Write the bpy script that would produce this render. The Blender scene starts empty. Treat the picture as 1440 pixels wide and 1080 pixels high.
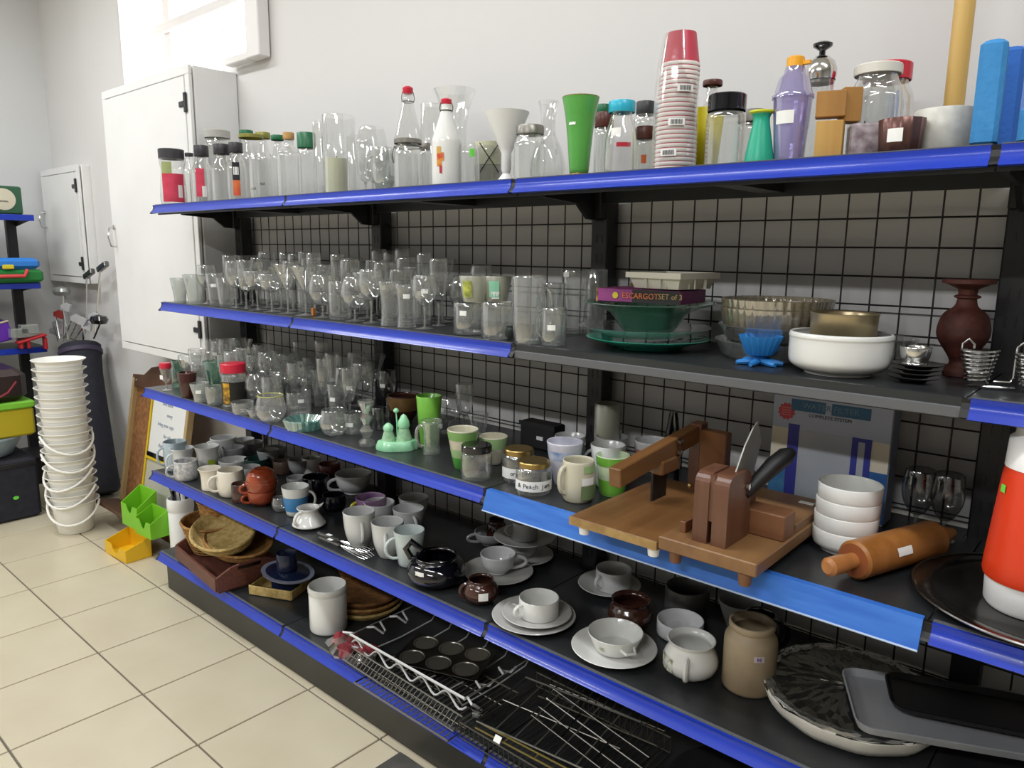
import bpy, math, random
from mathutils import Matrix, Vector
random.seed(7)
SC = bpy.context.scene
COL = SC.collection
PI = math.pi

# ---------------------------------------------------------------- camera, world, lights, exposure
CAM = Vector((2.9020, -1.1840, 1.3670))
RT = Vector((0.752, 0.659, 0.011)); UP = Vector((-0.125, 0.126, 0.984))
RT.normalize(); FW = UP.cross(RT).normalized(); UP = RT.cross(FW)
FPX = 1040.0
cam_d = bpy.data.cameras.new('camera'); cam = bpy.data.objects.new('camera', cam_d); COL.objects.link(cam)
cam_d.sensor_width = 36.0; cam_d.lens = FPX / 1440 * 36; cam_d.clip_start = 0.02
mw = Matrix((RT, UP, -FW)).transposed().to_4x4(); mw.translation = CAM
cam.matrix_world = mw
SC.camera = cam

world = bpy.data.worlds.new('world'); SC.world = world; world.use_nodes = True
world.node_tree.nodes['Background'].inputs[0].default_value = (0.95, 0.97, 1.0, 1)
world.node_tree.nodes['Background'].inputs[1].default_value = 1.0

def area(name, loc, rot, sx, sy, power, col):
    d = bpy.data.lights.new(name, 'AREA'); d.shape = 'RECTANGLE'; d.size = sx; d.size_y = sy
    d.energy = power; d.color = col
    o = bpy.data.objects.new(name, d); o.location = loc; o.rotation_euler = rot; COL.objects.link(o)
    return o
TUBE = (0.955, 0.975, 1.0)
for i, (x, y, p) in enumerate([(-0.9, -0.75, 22), (1.3, -0.75, 19), (3.5, -0.75, 22), (-0.6, -3.0, 46), (2.6, -3.0, 46)]):
    area('ceiling_lamp_light', (x, y, 2.93), (0, 0, 0), 1.5, 0.16, p, TUBE)

SC.view_settings.view_transform = 'Standard'; SC.view_settings.look = 'None'
SC.view_settings.gamma = 1.0; SC.view_settings.use_curve_mapping = False
SC.view_settings.exposure = 0.31
SC.cycles.max_bounces = 8; SC.cycles.diffuse_bounces = 4; SC.cycles.glossy_bounces = 3
SC.cycles.transmission_bounces = 6; SC.cycles.transparent_max_bounces = 48
SC.cycles.caustics_reflective = False; SC.cycles.caustics_refractive = False
SC.cycles.use_denoising = True
SC.cycles.sample_clamp_indirect = 3.0

# ---------------------------------------------------------------- pixel <-> place helpers (used while laying the scene out)
def ray(u, v): return RT * ((u - 720) / FPX) + UP * ((540 - v) / FPX) + FW
def onZ(u, v, z):
    d = ray(u, v); return CAM + d * ((z - CAM.z) / d.z)
def onY(u, v, y):
    d = ray(u, v); return CAM + d * ((y - CAM.y) / d.y)
def proj(p):
    d = Vector(p) - CAM; k = d.dot(FW)
    return 720 + FPX * d.dot(RT) / k, 540 - FPX * d.dot(UP) / k, k / FPX
def xy_away(p):
    d = Vector((p[0] - CAM.x, p[1] - CAM.y)); return d.normalized()

# ---------------------------------------------------------------- materials
def lin(c):
    if isinstance(c, str): c = tuple(int(c[i:i+2], 16) for i in (0, 2, 4))
    return tuple(((x/255) / 12.92 if x/255 <= 0.04045 else ((x/255 + 0.055) / 1.055) ** 2.4) for x in c)
MATS = {}
def mat(name, c, rough=0.5, metal=0.0, c2=None, scale=8.0, spec=0.5, bump=0.0, bscale=60.0, stretch=None, coat=0.0, alpha=None):
    if name in MATS: return MATS[name]
    m = bpy.data.materials.new(name); m.use_nodes = True; nt = m.node_tree
    b = nt.nodes['Principled BSDF']; c = lin(c)
    b.inputs['Base Color'].default_value = (*c, 1); b.inputs['Roughness'].default_value = rough
    b.inputs['Metallic'].default_value = metal; b.inputs['Specular IOR Level'].default_value = spec
    if coat: b.inputs['Coat Weight'].default_value = coat; b.inputs['Coat Roughness'].default_value = 0.05
    tc = nt.nodes.new('ShaderNodeTexCoord'); mp = nt.nodes.new('ShaderNodeMapping')
    nt.links.new(tc.outputs['Object'], mp.inputs[0])
    if stretch: mp.inputs['Scale'].default_value = stretch
    if c2 is not None:
        n = nt.nodes.new('ShaderNodeTexNoise'); n.inputs['Scale'].default_value = scale; n.inputs['Detail'].default_value = 5
        r = nt.nodes.new('ShaderNodeValToRGB'); r.color_ramp.elements[0].position = 0.35; r.color_ramp.elements[1].position = 0.65
        r.color_ramp.elements[0].color = (*c, 1); r.color_ramp.elements[1].color = (*lin(c2), 1)
        nt.links.new(mp.outputs[0], n.inputs[0]); nt.links.new(n.outputs[0], r.inputs[0]); nt.links.new(r.outputs[0], b.inputs['Base Color'])
    if bump:
        n = nt.nodes.new('ShaderNodeTexNoise'); n.inputs['Scale'].default_value = bscale; n.inputs['Detail'].default_value = 4
        bp = nt.nodes.new('ShaderNodeBump'); bp.inputs['Strength'].default_value = bump; bp.inputs['Distance'].default_value = 0.002
        nt.links.new(mp.outputs[0], n.inputs[0]); nt.links.new(n.outputs[0], bp.inputs['Height']); nt.links.new(bp.outputs[0], b.inputs['Normal'])
    MATS[name] = m; return m
def glass(name, tint=(0.93, 0.95, 0.94), gloss=0.13, rough=0.03, body=None, bodyf=0.0):
    """thin-walled clear glass: what is behind stays visible, rims and flanks catch the lamps"""
    if name in MATS: return MATS[name]
    m = bpy.data.materials.new(name); m.use_nodes = True; nt = m.node_tree; nt.nodes.clear()
    out = nt.nodes.new('ShaderNodeOutputMaterial'); tr = nt.nodes.new('ShaderNodeBsdfTransparent'); gl = nt.nodes.new('ShaderNodeBsdfGlossy')
    tr.inputs[0].default_value = (*tint, 1); gl.inputs['Roughness'].default_value = rough; gl.inputs[0].default_value = (1, 1, 1, 1)
    lw = nt.nodes.new('ShaderNodeLayerWeight'); lw.inputs[0].default_value = 0.35
    mr = nt.nodes.new('ShaderNodeMapRange'); mr.inputs['From Min'].default_value = 0; mr.inputs['From Max'].default_value = 1
    mr.inputs['To Min'].default_value = gloss * 0.5; mr.inputs['To Max'].default_value = 0.72
    nt.links.new(lw.outputs['Facing'], mr.inputs['Value'])
    mx = nt.nodes.new('ShaderNodeMixShader'); nt.links.new(mr.outputs[0], mx.inputs[0])
    src = tr
    if body is not None:
        df = nt.nodes.new('ShaderNodeBsdfDiffuse'); df.inputs[0].default_value = (*lin(body), 1)
        m2 = nt.nodes.new('ShaderNodeMixShader'); m2.inputs[0].default_value = bodyf
        nt.links.new(tr.outputs[0], m2.inputs[1]); nt.links.new(df.outputs[0], m2.inputs[2]); src = m2
    n = nt.nodes.new('ShaderNodeTexNoise'); n.inputs['Scale'].default_value = 30; tc = nt.nodes.new('ShaderNodeTexCoord')
    bp = nt.nodes.new('ShaderNodeBump'); bp.inputs['Strength'].default_value = 0.25; bp.inputs['Distance'].default_value = 0.004
    nt.links.new(tc.outputs['Object'], n.inputs[0]); nt.links.new(n.outputs[0], bp.inputs['Height']); nt.links.new(bp.outputs[0], gl.inputs['Normal'])
    nt.links.new(src.outputs[0], mx.inputs[1]); nt.links.new(gl.outputs[0], mx.inputs[2]); nt.links.new(mx.outputs[0], out.inputs[0])
    MATS[name] = m; return m
def emit(name, c, s):
    if name in MATS: return MATS[name]
    m = bpy.data.materials.new(name); m.use_nodes = True; nt = m.node_tree; b = nt.nodes['Principled BSDF']
    b.inputs['Base Color'].default_value = (*lin(c), 1); b.inputs['Emission Color'].default_value = (*lin(c), 1); b.inputs['Emission Strength'].default_value = s
    MATS[name] = m; return m
def wood(name, a, b_, axis=0, rough=0.5):
    s = [4, 4, 4]; s = [34, 34, 34]; s[axis] = 2.2
    return mat(name, a, rough, c2=b_, scale=1.0, stretch=s, bump=0.15, bscale=2.0)

wall_m = mat('wall_paint', 'DCDAD8', 0.75, bump=0.10, bscale=90)
wallL_m = mat('wall_paint_cool', 'DADBDB', 0.75, bump=0.10, bscale=90)
reveal_m = mat('reveal_paint', 'EFE2DC', 0.7, bump=0.1, bscale=50)
dim_m = mat('stocked_wall', 'BDBBB8', 0.8, c2='A5A3A0', scale=2)
ceil_m = mat('ceiling_paint', 'E6E6E2', 0.8)
cab_m = mat('white_enamel', 'ECEBEA', 0.4, c2='E5E5E3', scale=3)
tile_m = mat('floor_tile', 'D2C8AF', 0.28, c2='CABFA5', scale=3.0, bump=0.03, bscale=20)
grout_m = mat('grout', '6E675B', 0.9, bump=0.3)
black_m = mat('black_steel', '17171A', 0.45, c2='1D1D20', scale=14)
board_m = mat('charcoal_shelf', '2E3031', 0.32, c2='26282A', scale=9, bump=0.05, bscale=200)
kick_m = mat('kick_steel', '403F3A', 0.5, c2='383732', scale=6)
blue_m = mat('blue_strip', '1A3AB4', 0.30, spec=0.45, c2='1733A6', scale=5, coat=0.15)
tape_m = mat('blue_tape_strip', '2A63BE', 0.4, c2='3A76CC', scale=7, stretch=(1, 8, 8))
edge_m = mat('grey_edge', '5F6062', 0.4)
wire_m = mat('black_wire', '201B1A', 0.5)
plug_m = mat('black_plastic', '0D0D10', 0.4)
white_m = mat('white_ceramic', 'E4E4E0', 0.16, spec=0.5, coat=0.3)
cool_m = mat('cool_white_ceramic', 'D6D7D6', 0.18, coat=0.3)
cream_m = mat('cream_ceramic', 'E6DFCF', 0.2, coat=0.3)
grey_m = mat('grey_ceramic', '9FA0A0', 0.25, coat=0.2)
brownc_m = mat('brown_glaze', '3A211B', 0.15, c2='4A2C22', scale=20, coat=0.4)
rust_m = mat('rust_glaze', '8E3A20', 0.15, c2='A04727', scale=14, coat=0.5)
blackc_m = mat('black_glaze', '0B0C14', 0.07, coat=0.7)
sticker_m = mat('paper_sticker', 'F2F2EE', 0.7)
chrome_m = mat('chrome', 'D8D8D8', 0.14, metal=1.0)
steel_m = mat('worn_steel', '8C8B87', 0.3, metal=1.0, c2='6F6E6A', scale=12)
zinc_m = mat('zinc_lid', '8E8B84', 0.38, metal=0.8)
gold_m = mat('gold_lid', 'A58B55', 0.28, metal=0.9)
blacklid_m = mat('black_lid', '1B1B1E', 0.3)
ink_m = mat('ink', '22222A', 0.7)
G_clear = glass('clear_glass', (.95, .96, .955), .17, .04, body='E4E6E4', bodyf=.085)
G_thick = glass('cut_glass', (0.88, 0.90, 0.89), 0.34, 0.05, body='DDE0DE', bodyf=.10)
G_green = glass('green_glass', (0.60, 0.80, 0.70), 0.2, body='5F9A84', bodyf=.2)
G_teal = glass('teal_glass', (0.2, 0.62, 0.54), 0.2, body='48D0B0', bodyf=0.8)
G_smoke = glass('smoked_glass', (0.62, 0.63, 0.62), 0.2)
G_frost = glass('frosted_glass', (0.80, 0.82, 0.80), 0.15, 0.25, body='C6CCC4', bodyf=0.35)
G_film = glass('clear_film', (0.95, 0.95, 0.95), 0.14, 0.12)

# ---------------------------------------------------------------- mesh helpers
class B:
    def __init__(s): s.v = []; s.f = []
    def add(s, vs, fs, M=None):
        o = len(s.v)
        s.v += [tuple(M @ Vector(p)) for p in vs] if M is not None else [tuple(p) for p in vs]
        s.f += [tuple(i + o for i in f) for f in fs]; return s
    def lathe(s, prof, seg=20, M=None, flute=0.0, nf=0, a0=0, a1=2*PI, sq=0.0):
        full = abs((a1 - a0) - 2*PI) < 1e-6; n = seg if full else seg + 1
        vs = []; fs = []
        for r, z in prof:
            for k in range(n):
                a = a0 + (a1 - a0) * k / seg
                rr = r * (1 + flute * math.cos(nf * a)) if nf else r
                if sq: c_, s_ = abs(math.cos(a)), abs(math.sin(a)); rr *= (1 - sq) + sq / max(c_, s_)
                vs.append((rr * math.cos(a), rr * math.sin(a), z))
        for i in range(len(prof) - 1):
            for k in range(seg if full else seg):
                k2 = (k + 1) % n
                if not full and k + 1 >= n: continue
                a, b, c, d = i*n + k, i*n + k2, (i+1)*n + k2, (i+1)*n + k
                if prof[i][0] < 1e-6 and prof[i+1][0] < 1e-6: continue
                if prof[i][0] < 1e-6: fs.append((a, c, d))
                elif prof[i+1][0] < 1e-6: fs.append((a, b, d))
                else: fs.append((a, b, c, d))
        return s.add(vs, fs, M)
    def box(s, c, d, M=None, bev=0.0):
        x, y, z = d[0]/2, d[1]/2, d[2]/2
        if bev <= 0:
            vs = [(c[0]+i*x, c[1]+j*y, c[2]+k*z) for i in (-1, 1) for j in (-1, 1) for k in (-1, 1)]
            return s.add(vs, [(0,1,3,2), (4,6,7,5), (0,4,5,1), (2,3,7,6), (0,2,6,4), (1,5,7,3)], M)
        b = min(bev, x*.9, y*.9, z*.9); vs = []; fs = []
        ring = []
        def oct_(zz, ix): 
            return [(c[0]+sx*(x-ix)+ (0 if e else 0), c[1]+sy*(y-ix), c[2]+zz) for sx, sy, e in ()]
        prof = [(-z, b), (-z + b, 0), (z - b, 0), (z, b)]
        for zz, ins in prof:
            X, Y = x - ins, y - ins
            for px, py in ((X, Y-b), (X-b, Y), (-X+b, Y), (-X, Y-b), (-X, -Y+b), (-X+b, -Y), (X-b, -Y), (X, -Y+b)):
                vs.append((c[0]+px, c[1]+py, c[2]+zz))
        for i in range(3):
            for k in range(8):
                k2 = (k+1) % 8; fs.append((i*8+k, i*8+k2, (i+1)*8+k2, (i+1)*8+k))
        fs.append(tuple(range(7, -1, -1))); fs.append(tuple(range(24, 32)))
        return s.add(vs, fs, M)
    def tube(s, pts, r, seg=6, closed=False, M=None):
        P = [Vector(p) for p in pts]; n = len(P); vs = []; fs = []
        prev = None
        for i in range(n):
            t = (P[(i+1) % n] - P[i-1]) if closed else (P[min(i+1, n-1)] - P[max(i-1, 0)])
            if t.length < 1e-9: t = Vector((0, 0, 1))
            t.normalize()
            if prev is None:
                a = Vector((0, 0, 1)) if abs(t.z) < 0.9 else Vector((1, 0, 0)); u = t.cross(a).normalized()
            else:
                u = (prev - t * prev.dot(t)); u = u.normalized() if u.length > 1e-6 else t.orthogonal().normalized()
            prev = u; w = t.cross(u)
            rr = r[i] if isinstance(r, (list, tuple)) else r
            for k in range(seg):
                a = 2*PI*k/seg; vs.append(P[i] + (u*math.cos(a) + w*math.sin(a)) * rr)
        for i in range(n if closed else n-1):
            j = (i+1) % n
            for k in range(seg):
                k2 = (k+1) % seg; fs.append((i*seg+k, i*seg+k2, j*seg+k2, j*seg+k))
        if not closed: fs.append(tuple(range(seg-1, -1, -1))); fs.append(tuple((n-1)*seg + k for k in range(seg)))
        return s.add(vs, fs, M)
    def prism(s, poly, d0, d1, plane='xz', M=None):
        """extrude a 2-D outline from d0 to d1 along the third axis"""
        def P(a, b, d): return {'xz': (a, d, b), 'xy': (a, b, d), 'yz': (d, a, b)}[plane]
        n = len(poly); vs = [P(a, b, d0) for a, b in poly] + [P(a, b, d1) for a, b in poly]
        fs = [tuple(range(n-1, -1, -1)), tuple(range(n, 2*n))] + [(i, (i+1) % n, n+(i+1) % n, n+i) for i in range(n)]
        return s.add(vs, fs, M)
    def build(s, name, m, parent=None, smooth=35, loc=None, rz=None):
        me = bpy.data.meshes.new(name); me.from_pydata(s.v, [], s.f); me.validate(); me.update()
        if smooth:
            me.shade_smooth()
            try: me.set_sharp_from_angle(angle=math.radians(smooth))
            except Exception: pass
        me.materials.append(m)
        o = bpy.data.objects.new(name, me); COL.objects.link(o)
        if parent is not None: o.parent = parent
        if loc is not None: o.location = loc
        if rz is not None: o.rotation_euler = (0, 0, rz)
        return o
def empty(name, loc=(0, 0, 0), rz=0.0):
    o = bpy.data.objects.new(name, None); o.empty_display_size = 0.03; COL.objects.link(o); o.location = loc; o.rotation_euler = (0, 0, rz); return o
def tag(o, label=None, cat=None, group=None, kind=None):
    if label: o['label'] = label
    if cat: o['category'] = cat
    if group: o['group'] = group
    if kind: o['kind'] = kind
    return o
def thing(name, label, cat, loc, rz=0.0, group=None): return tag(empty(name, loc, rz), label, cat, group)
def child(o, parent):
    o.parent = parent; return o
def T(x, y, z): return Matrix.Translation((x, y, z))
def Rz(a): return Matrix.Rotation(a, 4, 'Z')
def Rx(a): return Matrix.Rotation(a, 4, 'X')
def Ry(a): return Matrix.Rotation(a, 4, 'Y')
def label_patch(parent, name, R, z0, z1, a, wa, m, off=0.0008, R1=None):
    """a curved paper label on the wall of a round body, centred on angle a"""
    n = max(3, int(wa / 0.25)); vs = []; R1 = R if R1 is None else R1
    for rr, z in ((R + off, z0), (R1 + off, z1)):
        for k in range(n + 1):
            t = a - wa/2 + wa*k/n; vs.append((rr*math.cos(t), rr*math.sin(t), z))
    return B().add(vs, [(k, k+1, n+2+k, n+1+k) for k in range(n)]).build(name, m, parent)
def text(parent, body, size, loc, rot, m, name='lettering', ext=0.0004):
    c = bpy.data.curves.new(name, 'FONT'); c.body = body; c.size = size; c.extrude = ext; c.align_x = 'CENTER'; c.align_y = 'CENTER'
    c.resolution_u = 2; c.materials.append(m)
    o = bpy.data.objects.new(name, c); COL.objects.link(o); o.parent = parent; o.location = loc; o.rotation_euler = rot; return o

# ---------------------------------------------------------------- the room
YW = 0.48; XL = -2.34; YR = 0.567
fl = B().box((1.8, -2.2, -0.03), (8.6, 5.8, 0.05)).build('floor', grout_m, smooth=0); tag(fl, kind='structure')
TS = 0.3565; tx0, ty0 = -0.752, -0.3575
tile_mesh = None
for i in range(-5, 8):
    for j in range(-6, 4):
        cx, cy = tx0 + (i + .5)*TS, ty0 + (j + .5)*TS
        if cx < XL + TS*.5 or cy > YR - TS*.5: continue
        if tile_mesh is None:
            t = B().box((0, 0, 0), (TS - 0.006, TS - 0.006, 0.012), bev=0.0015).build('tile', tile_m, fl, smooth=0); tile_mesh = t.data
        else:
            t = bpy.data.objects.new('tile', tile_mesh); COL.objects.link(t); t.parent = fl
        t.location = (cx, cy, -0.006)
far = B()
for (x0, x1, y0, y1) in ((tx0+8*TS, 6.1, -5.1, YW), (-2.34, tx0+8*TS, -5.1, ty0-6*TS), (-2.5, tx0-5*TS, -5.1, YR), (tx0-5*TS, 2.2, ty0+3*TS-TS, YR)):
    if y1 > y0: far.box(((x0+x1)/2, (y0+y1)/2, -0.006-0.002), (x1-x0, y1-y0, 0.008))
far.build('tile_field', tile_m, fl, smooth=0)
# back wall with the window opening; the strip beyond x = -1.70 is set back
WX0, WX1, WZ0, WZ1 = -1.17, 0.07, 2.10, 3.2
bw = B()
bw.box(((-1.70 + WX0)/2, YW + .22, 1.6), (WX0 + 1.70, .44, 3.2))
bw.box(((WX1 + 6.1)/2, YW + .22, 1.6), (6.1 - WX1, .44, 3.2))
bw.box(((WX0 + WX1)/2, YW + .22, WZ0/2), (WX1 - WX0, .44, WZ0))
bw.box(((XL - .1 - 1.70)/2, YR + .15, 1.6), (-1.70 - XL + .1, .44, 3.2))
tag(bw.build('wall_back', wall_m, smooth=0), kind='structure')
tag(B().box((XL - .05, -2.2, 1.6), (.1, 5.54, 3.2)).build('wall_left', wallL_m, smooth=0), kind='structure')
tag(B().box((6.15, -2.2, 1.6), (.1, 5.8, 3.2)).build('wall_right', dim_m, smooth=0), kind='structure')
tag(B().box((1.8, -5.15, 1.6), (8.6, .1, 3.2)).build('wall_front', dim_m, smooth=0), kind='structure')
tag(B().box((1.8, -2.2, 3.25), (8.6, 6.0, .1)).build('ceiling', ceil_m, smooth=0), kind='structure')
for i, (x, y) in enumerate([(-0.9, -0.75), (1.3, -0.75), (3.5, -0.75), (-0.6, -3.0), (2.6, -3.0)]):
    L = thing('ceiling_lamp', ('long fluorescent ceiling lamp hanging above the aisle of the shop, lamp %s' % ['by the cabinet', 'over the middle bays', 'over the far end', 'in the rear aisle', 'over the rear aisle'][i]), 'lamp', (x, y, 2.95))
    B().box((0, 0, .04), (1.56, .22, .06), bev=.01).build('housing', cab_m, L, smooth=0)
    B().box((0, 0, .16), (.03, .03, .2)).build('hanger', cab_m, L, smooth=0)
# window: recess with bright jamb, frame, glazing bars and overexposed panes
frame_m = mat('window_frame_paint', 'E9E6E4', 0.45)
pane_m = emit('daylit_pane', 'FFFFFF', 3.2)
wn = empty('window_1', (0, 0, 0)); tag(wn, kind='structure')
tag(B().box((WX0 + .002, YW + .22, (WZ0+WZ1)/2), (.008, .44, WZ1 - WZ0)).build('reveal', reveal_m, wn, smooth=0))
YG = .68
fx0, fx1 = onY(243, 50, YG).x, onY(352, 50, YG).x
def WB(x, z0_, z1_, w_, d_, nm, y=YG, m=frame_m): return B().box((x, y, (z0_+z1_)/2), (w_, d_, z1_-z0_), bev=.004).build(nm, m, wn, smooth=0)
WB(fx0, WZ0, 3.2, .075, .06, 'window_frame')
B().box(((fx0+.3), YG, WZ0 + .03), (1.3, .05, .06), bev=.004).build('window_frame', frame_m, wn, smooth=0)
xb = onY(318, 45, YG).x
WB(xb, WZ0, 3.2, .022, .04, 'glazing_bar')
for vv in (42, -75):
    z = onY(225, vv, YG-.04).z; B().box(((fx0 - .06 + fx1)/2, YG - .04, z), (fx1 - fx0 + .16, .025, .045), bev=.004).build('glazing_bar', frame_m, wn, smooth=0)
for x0, x1 in ((WX0, fx0), (fx0, xb), (xb, fx1 + .25)):
    for z0, z1 in ((WZ0 + .03, 2.6), (2.6, 2.9), (2.9, 3.2)):
        B().box(((x0+x1)/2, YG + .02, (z0+z1)/2), (x1 - x0 - .004, .006, z1 - z0 - .004)).build('pane', pane_m, wn, smooth=0)
# the open sash at the wall face
sx = onY(362, 40, YW - .05).x
B().box((.155, YW - .03, 2.65), (.095, .05, 1.12), bev=.004).build('sash_frame', frame_m, wn, smooth=0)
B().box((.015, YW - .028, 2.105), (.18, .044, .03), bev=.004).build('sash_frame', frame_m, wn, smooth=0)

# ---------------------------------------------------------------- wall cabinets
def cabinet(x0, x1, y0, y1, z0, z1, label, hinges, hx):
    t = thing('wall_cabinet', label, 'cabinet', ((x0+x1)/2, (y0+y1)/2, z0))
    w, d, h = x1-x0, y1-y0, z1-z0
    B().box((0, .01, h/2), (w, d - .02, h), bev=.003).build('body', cab_m, t, smooth=0)
    fr = .035
    b = B()
    for c, s in (((0, -d/2+.006, fr/2), (w, .014, fr)), ((0, -d/2+.006, h-fr/2), (w, .014, fr)), ((-w/2+fr/2, -d/2+.006, h/2), (fr, .014, h-2*fr)), ((w/2-fr/2, -d/2+.006, h/2), (fr, .014, h-2*fr))):
        b = B().box(c, s, bev=.002); b.build('face_frame', cab_m, t, smooth=0)
    dr = B().box((0, -d/2+.004, h/2), (w-2*fr-.008, .016, h-2*fr-.008), bev=.002).build('door', cab_m, t, smooth=0)
    for z in hinges:
        hb = B().box((w/2-fr+.004, -d/2-.006, z-z0), (.02, .008, .075), bev=.002).box((w/2-fr-.026, -d/2-.006, z-z0-.004), (.042, .007, .022), bev=.002)
        hb.build('hinge', blacklid_m, t, smooth=0)
    zc = hx[1]-z0; xc = hx[0] - (x0+x1)/2
    pts = [(xc, -d/2-.004, zc+.035), (xc, -d/2-.03, zc+.03), (xc+.004, -d/2-.038, zc-.01), (xc+.008, -d/2-.03, zc-.05), (xc+.008, -d/2-.004, zc-.055)]
    hd = B().tube(pts, .005, 8).lathe([(0, 0), (.012, 0), (.012, .006), (0, .006)], 12, T(xc, -d/2-.004, zc+.035) @ Rx(PI/2)); hd.build('handle', chrome_m, t)
    return t
cabinet(-0.92, -0.063, 0.275, YW-.002, 0.875, 2.07, 'tall white wooden wall cabinet under the window beside the shelving', (1.93, 1.03), (-.885, 1.42))
cabinet(-2.305, -1.705, 0.415, YR-.002, 1.155, 1.812, 'small white wall cabinet hanging above the golf bag', (1.70, 1.27), (-2.28, 1.53))
t = thing('conduit_bracket', 'small perforated metal strip lying on top of the tall cabinet', 'bracket', (-.62, .36, 2.071))
B().box((0, 0, .012), (.16, .03, .024), bev=.003).build('strip_body', mat('galvanised', 'C9CACB', .4, .3), t, smooth=0)

# ---------------------------------------------------------------- the shelving: four bays
W = 0.9; YP = 0.41; ZS = [1.522, 1.158, .834, .502, .166]; YF = [.08, .085, -.005, 0.0, .003]
def strip_profile():
    return [(0, 0), (-.006, -.001), (-.004, -.008), (-.007, -.018), (-.015, -.026), (-.018, -.030), (-.013, -.032), (0, -.030)]
unit = thing('shelving_unit', 'long run of black steel shop shelving with blue price strips and wire backs', 'shelving', (0, 0, 0))
wire_v = wire_h = None
def mv(o, n): o.location.x += n*W; return o
for n in range(4):
    u = unit
    for k in ((0, 1) if n == 3 else (0,)):
        up = mv(B().box((k*W, YP + .025, .758), (.05, .05, 1.516), bev=.003).build('upright', black_m, u, smooth=0), n)
        sl = B()
        for i in range(25): sl.box((k*W - .008, YP - .0005, .25 + i*.05), (.004, .002, .022)).box((k*W + .008, YP - .0005, .25 + i*.05), (.004, .002, .022))
        mv(tag(sl.build('slots', plug_m, up, smooth=0), kind='stuff'), 0)
    mv(B().box((W/2, .035, .062), (W, .02, .124)).build('kick_plate', kick_m, u, smooth=0), n)
    if n == 0:
        B().box((.012, .225, .062), (.018, .36, .124)).build('end_plate', kick_m, u, smooth=0)
    for s in range(5):
        y0, z = YF[s], ZS[s]
        bd = B().box((W/2, (y0+YP)/2, z - .004), (W - .003, YP - y0, .008)).box((W/2, YP + .027, z - .004), (W - .06, .056, .008)).box((W/2, y0 + .012, z - .02), (W - .003, .004, .032)).box((W/2, YP - .012, z - .02), (W - .003, .004, .032))
        bd.box((W/2, (y0+YP)/2 + .01, z-.018), (.05, YP-y0-.05, .02))
        bd = bd.build('shelf_board', board_m, u, smooth=0); mv(bd, n)
        if s < 4:
            for k in ((0, 1) if n == 3 else (0,)):
                poly = [(YP, z - .01), (y0 + .10, z - .01), (y0 + .10, z - .032), (YP - .10, z - .040), (YP - .085, z - .052), (YP - .055, z - .075), (YP, z - .078)]
                mv(B().prism(poly, k*W - .005, k*W + .005, 'yz').build('bracket', black_m, u, smooth=0), n)
                mv(B().box((k*W, YP - .014, z - .04), (.044, .03, .07), bev=.003).build('bracket_head', black_m, u, smooth=0), n)
        x0, x1 = .006, W - .006
        if n == 2 and s == 1:
            B().prism([(y0, z + .0015), (y0 - .003, z), (y0 - .003, z - .030), (y0, z - .031)], x0, x1, 'yz').build('bare_edge', board_m, bd, smooth=0)
            B().prism([(y0 - .003, z - .014), (y0 - .006, z - .016), (y0 - .006, z - .031), (y0 - .003, z - .032)], x0, x1, 'yz').build('grey_edge_trim', edge_m, bd, smooth=0)
        elif n == 2 and s == 2:
            B().prism([(y0 + .006, z + .002), (y0 - .006, z + .001), (y0 - .021, z - .043), (y0 - .017, z - .046)], x0, x1, 'yz').build('wide_blue_strip', tape_m, bd, smooth=0)
            B().tube([(x0, y0 - .0215, z - .044), (x1, y0 - .0215, z - .044)], .0018, 6).build('strip_lip', mat('clear_lip', 'A9BCD8', .3), bd)
        else:
            B().prism([(y0 + a, z + b) for a, b in strip_profile()], x0, x1, 'yz').build('price_strip', blue_m, bd, smooth=50)
            B().box(((x0+x1)/2, y0 + .002, z + .0008), (x1-x0, .008, .0016)).build('strip_edge', edge_m, bd, smooth=0)
        B().prism([(y0 + a*.8, z + b*.95) for a, b in strip_profile()], W - .006, W + .006, 'yz').build('strip_joint', plug_m, bd, smooth=0)
        if n == 0: B().prism([(y0 + a*1.1, z + b*1.05) for a, b in strip_profile()], -.003, .006, 'yz').build('strip_end_cap', plug_m, bd, smooth=0)
    g = mv(empty('wire_grid'), n); g.parent = u
    st = .0577; nv = 15
    for i in range(nv + 1):
        x = (W - nv*st)/2 + i*st
        if wire_v is None:
            o = B().tube([(0, 0, .15), (0, 0, 1.50)], .0019, 5).build('wire', wire_m, g); wire_v = o.data
        else: o = bpy.data.objects.new('wire', wire_v); COL.objects.link(o); o.parent = g
        o.location = (x, YP + .03, 0)
    for i in range(24):
        if wire_h is None:
            o = B().tube([(.01, 0, 0), (W - .01, 0, 0)], .0019, 5).build('wire', wire_m, g); wire_h = o.data
        else: o = bpy.data.objects.new('wire', wire_h); COL.objects.link(o); o.parent = g
        o.location = (0, YP + .034, .17 + i*st)

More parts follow.
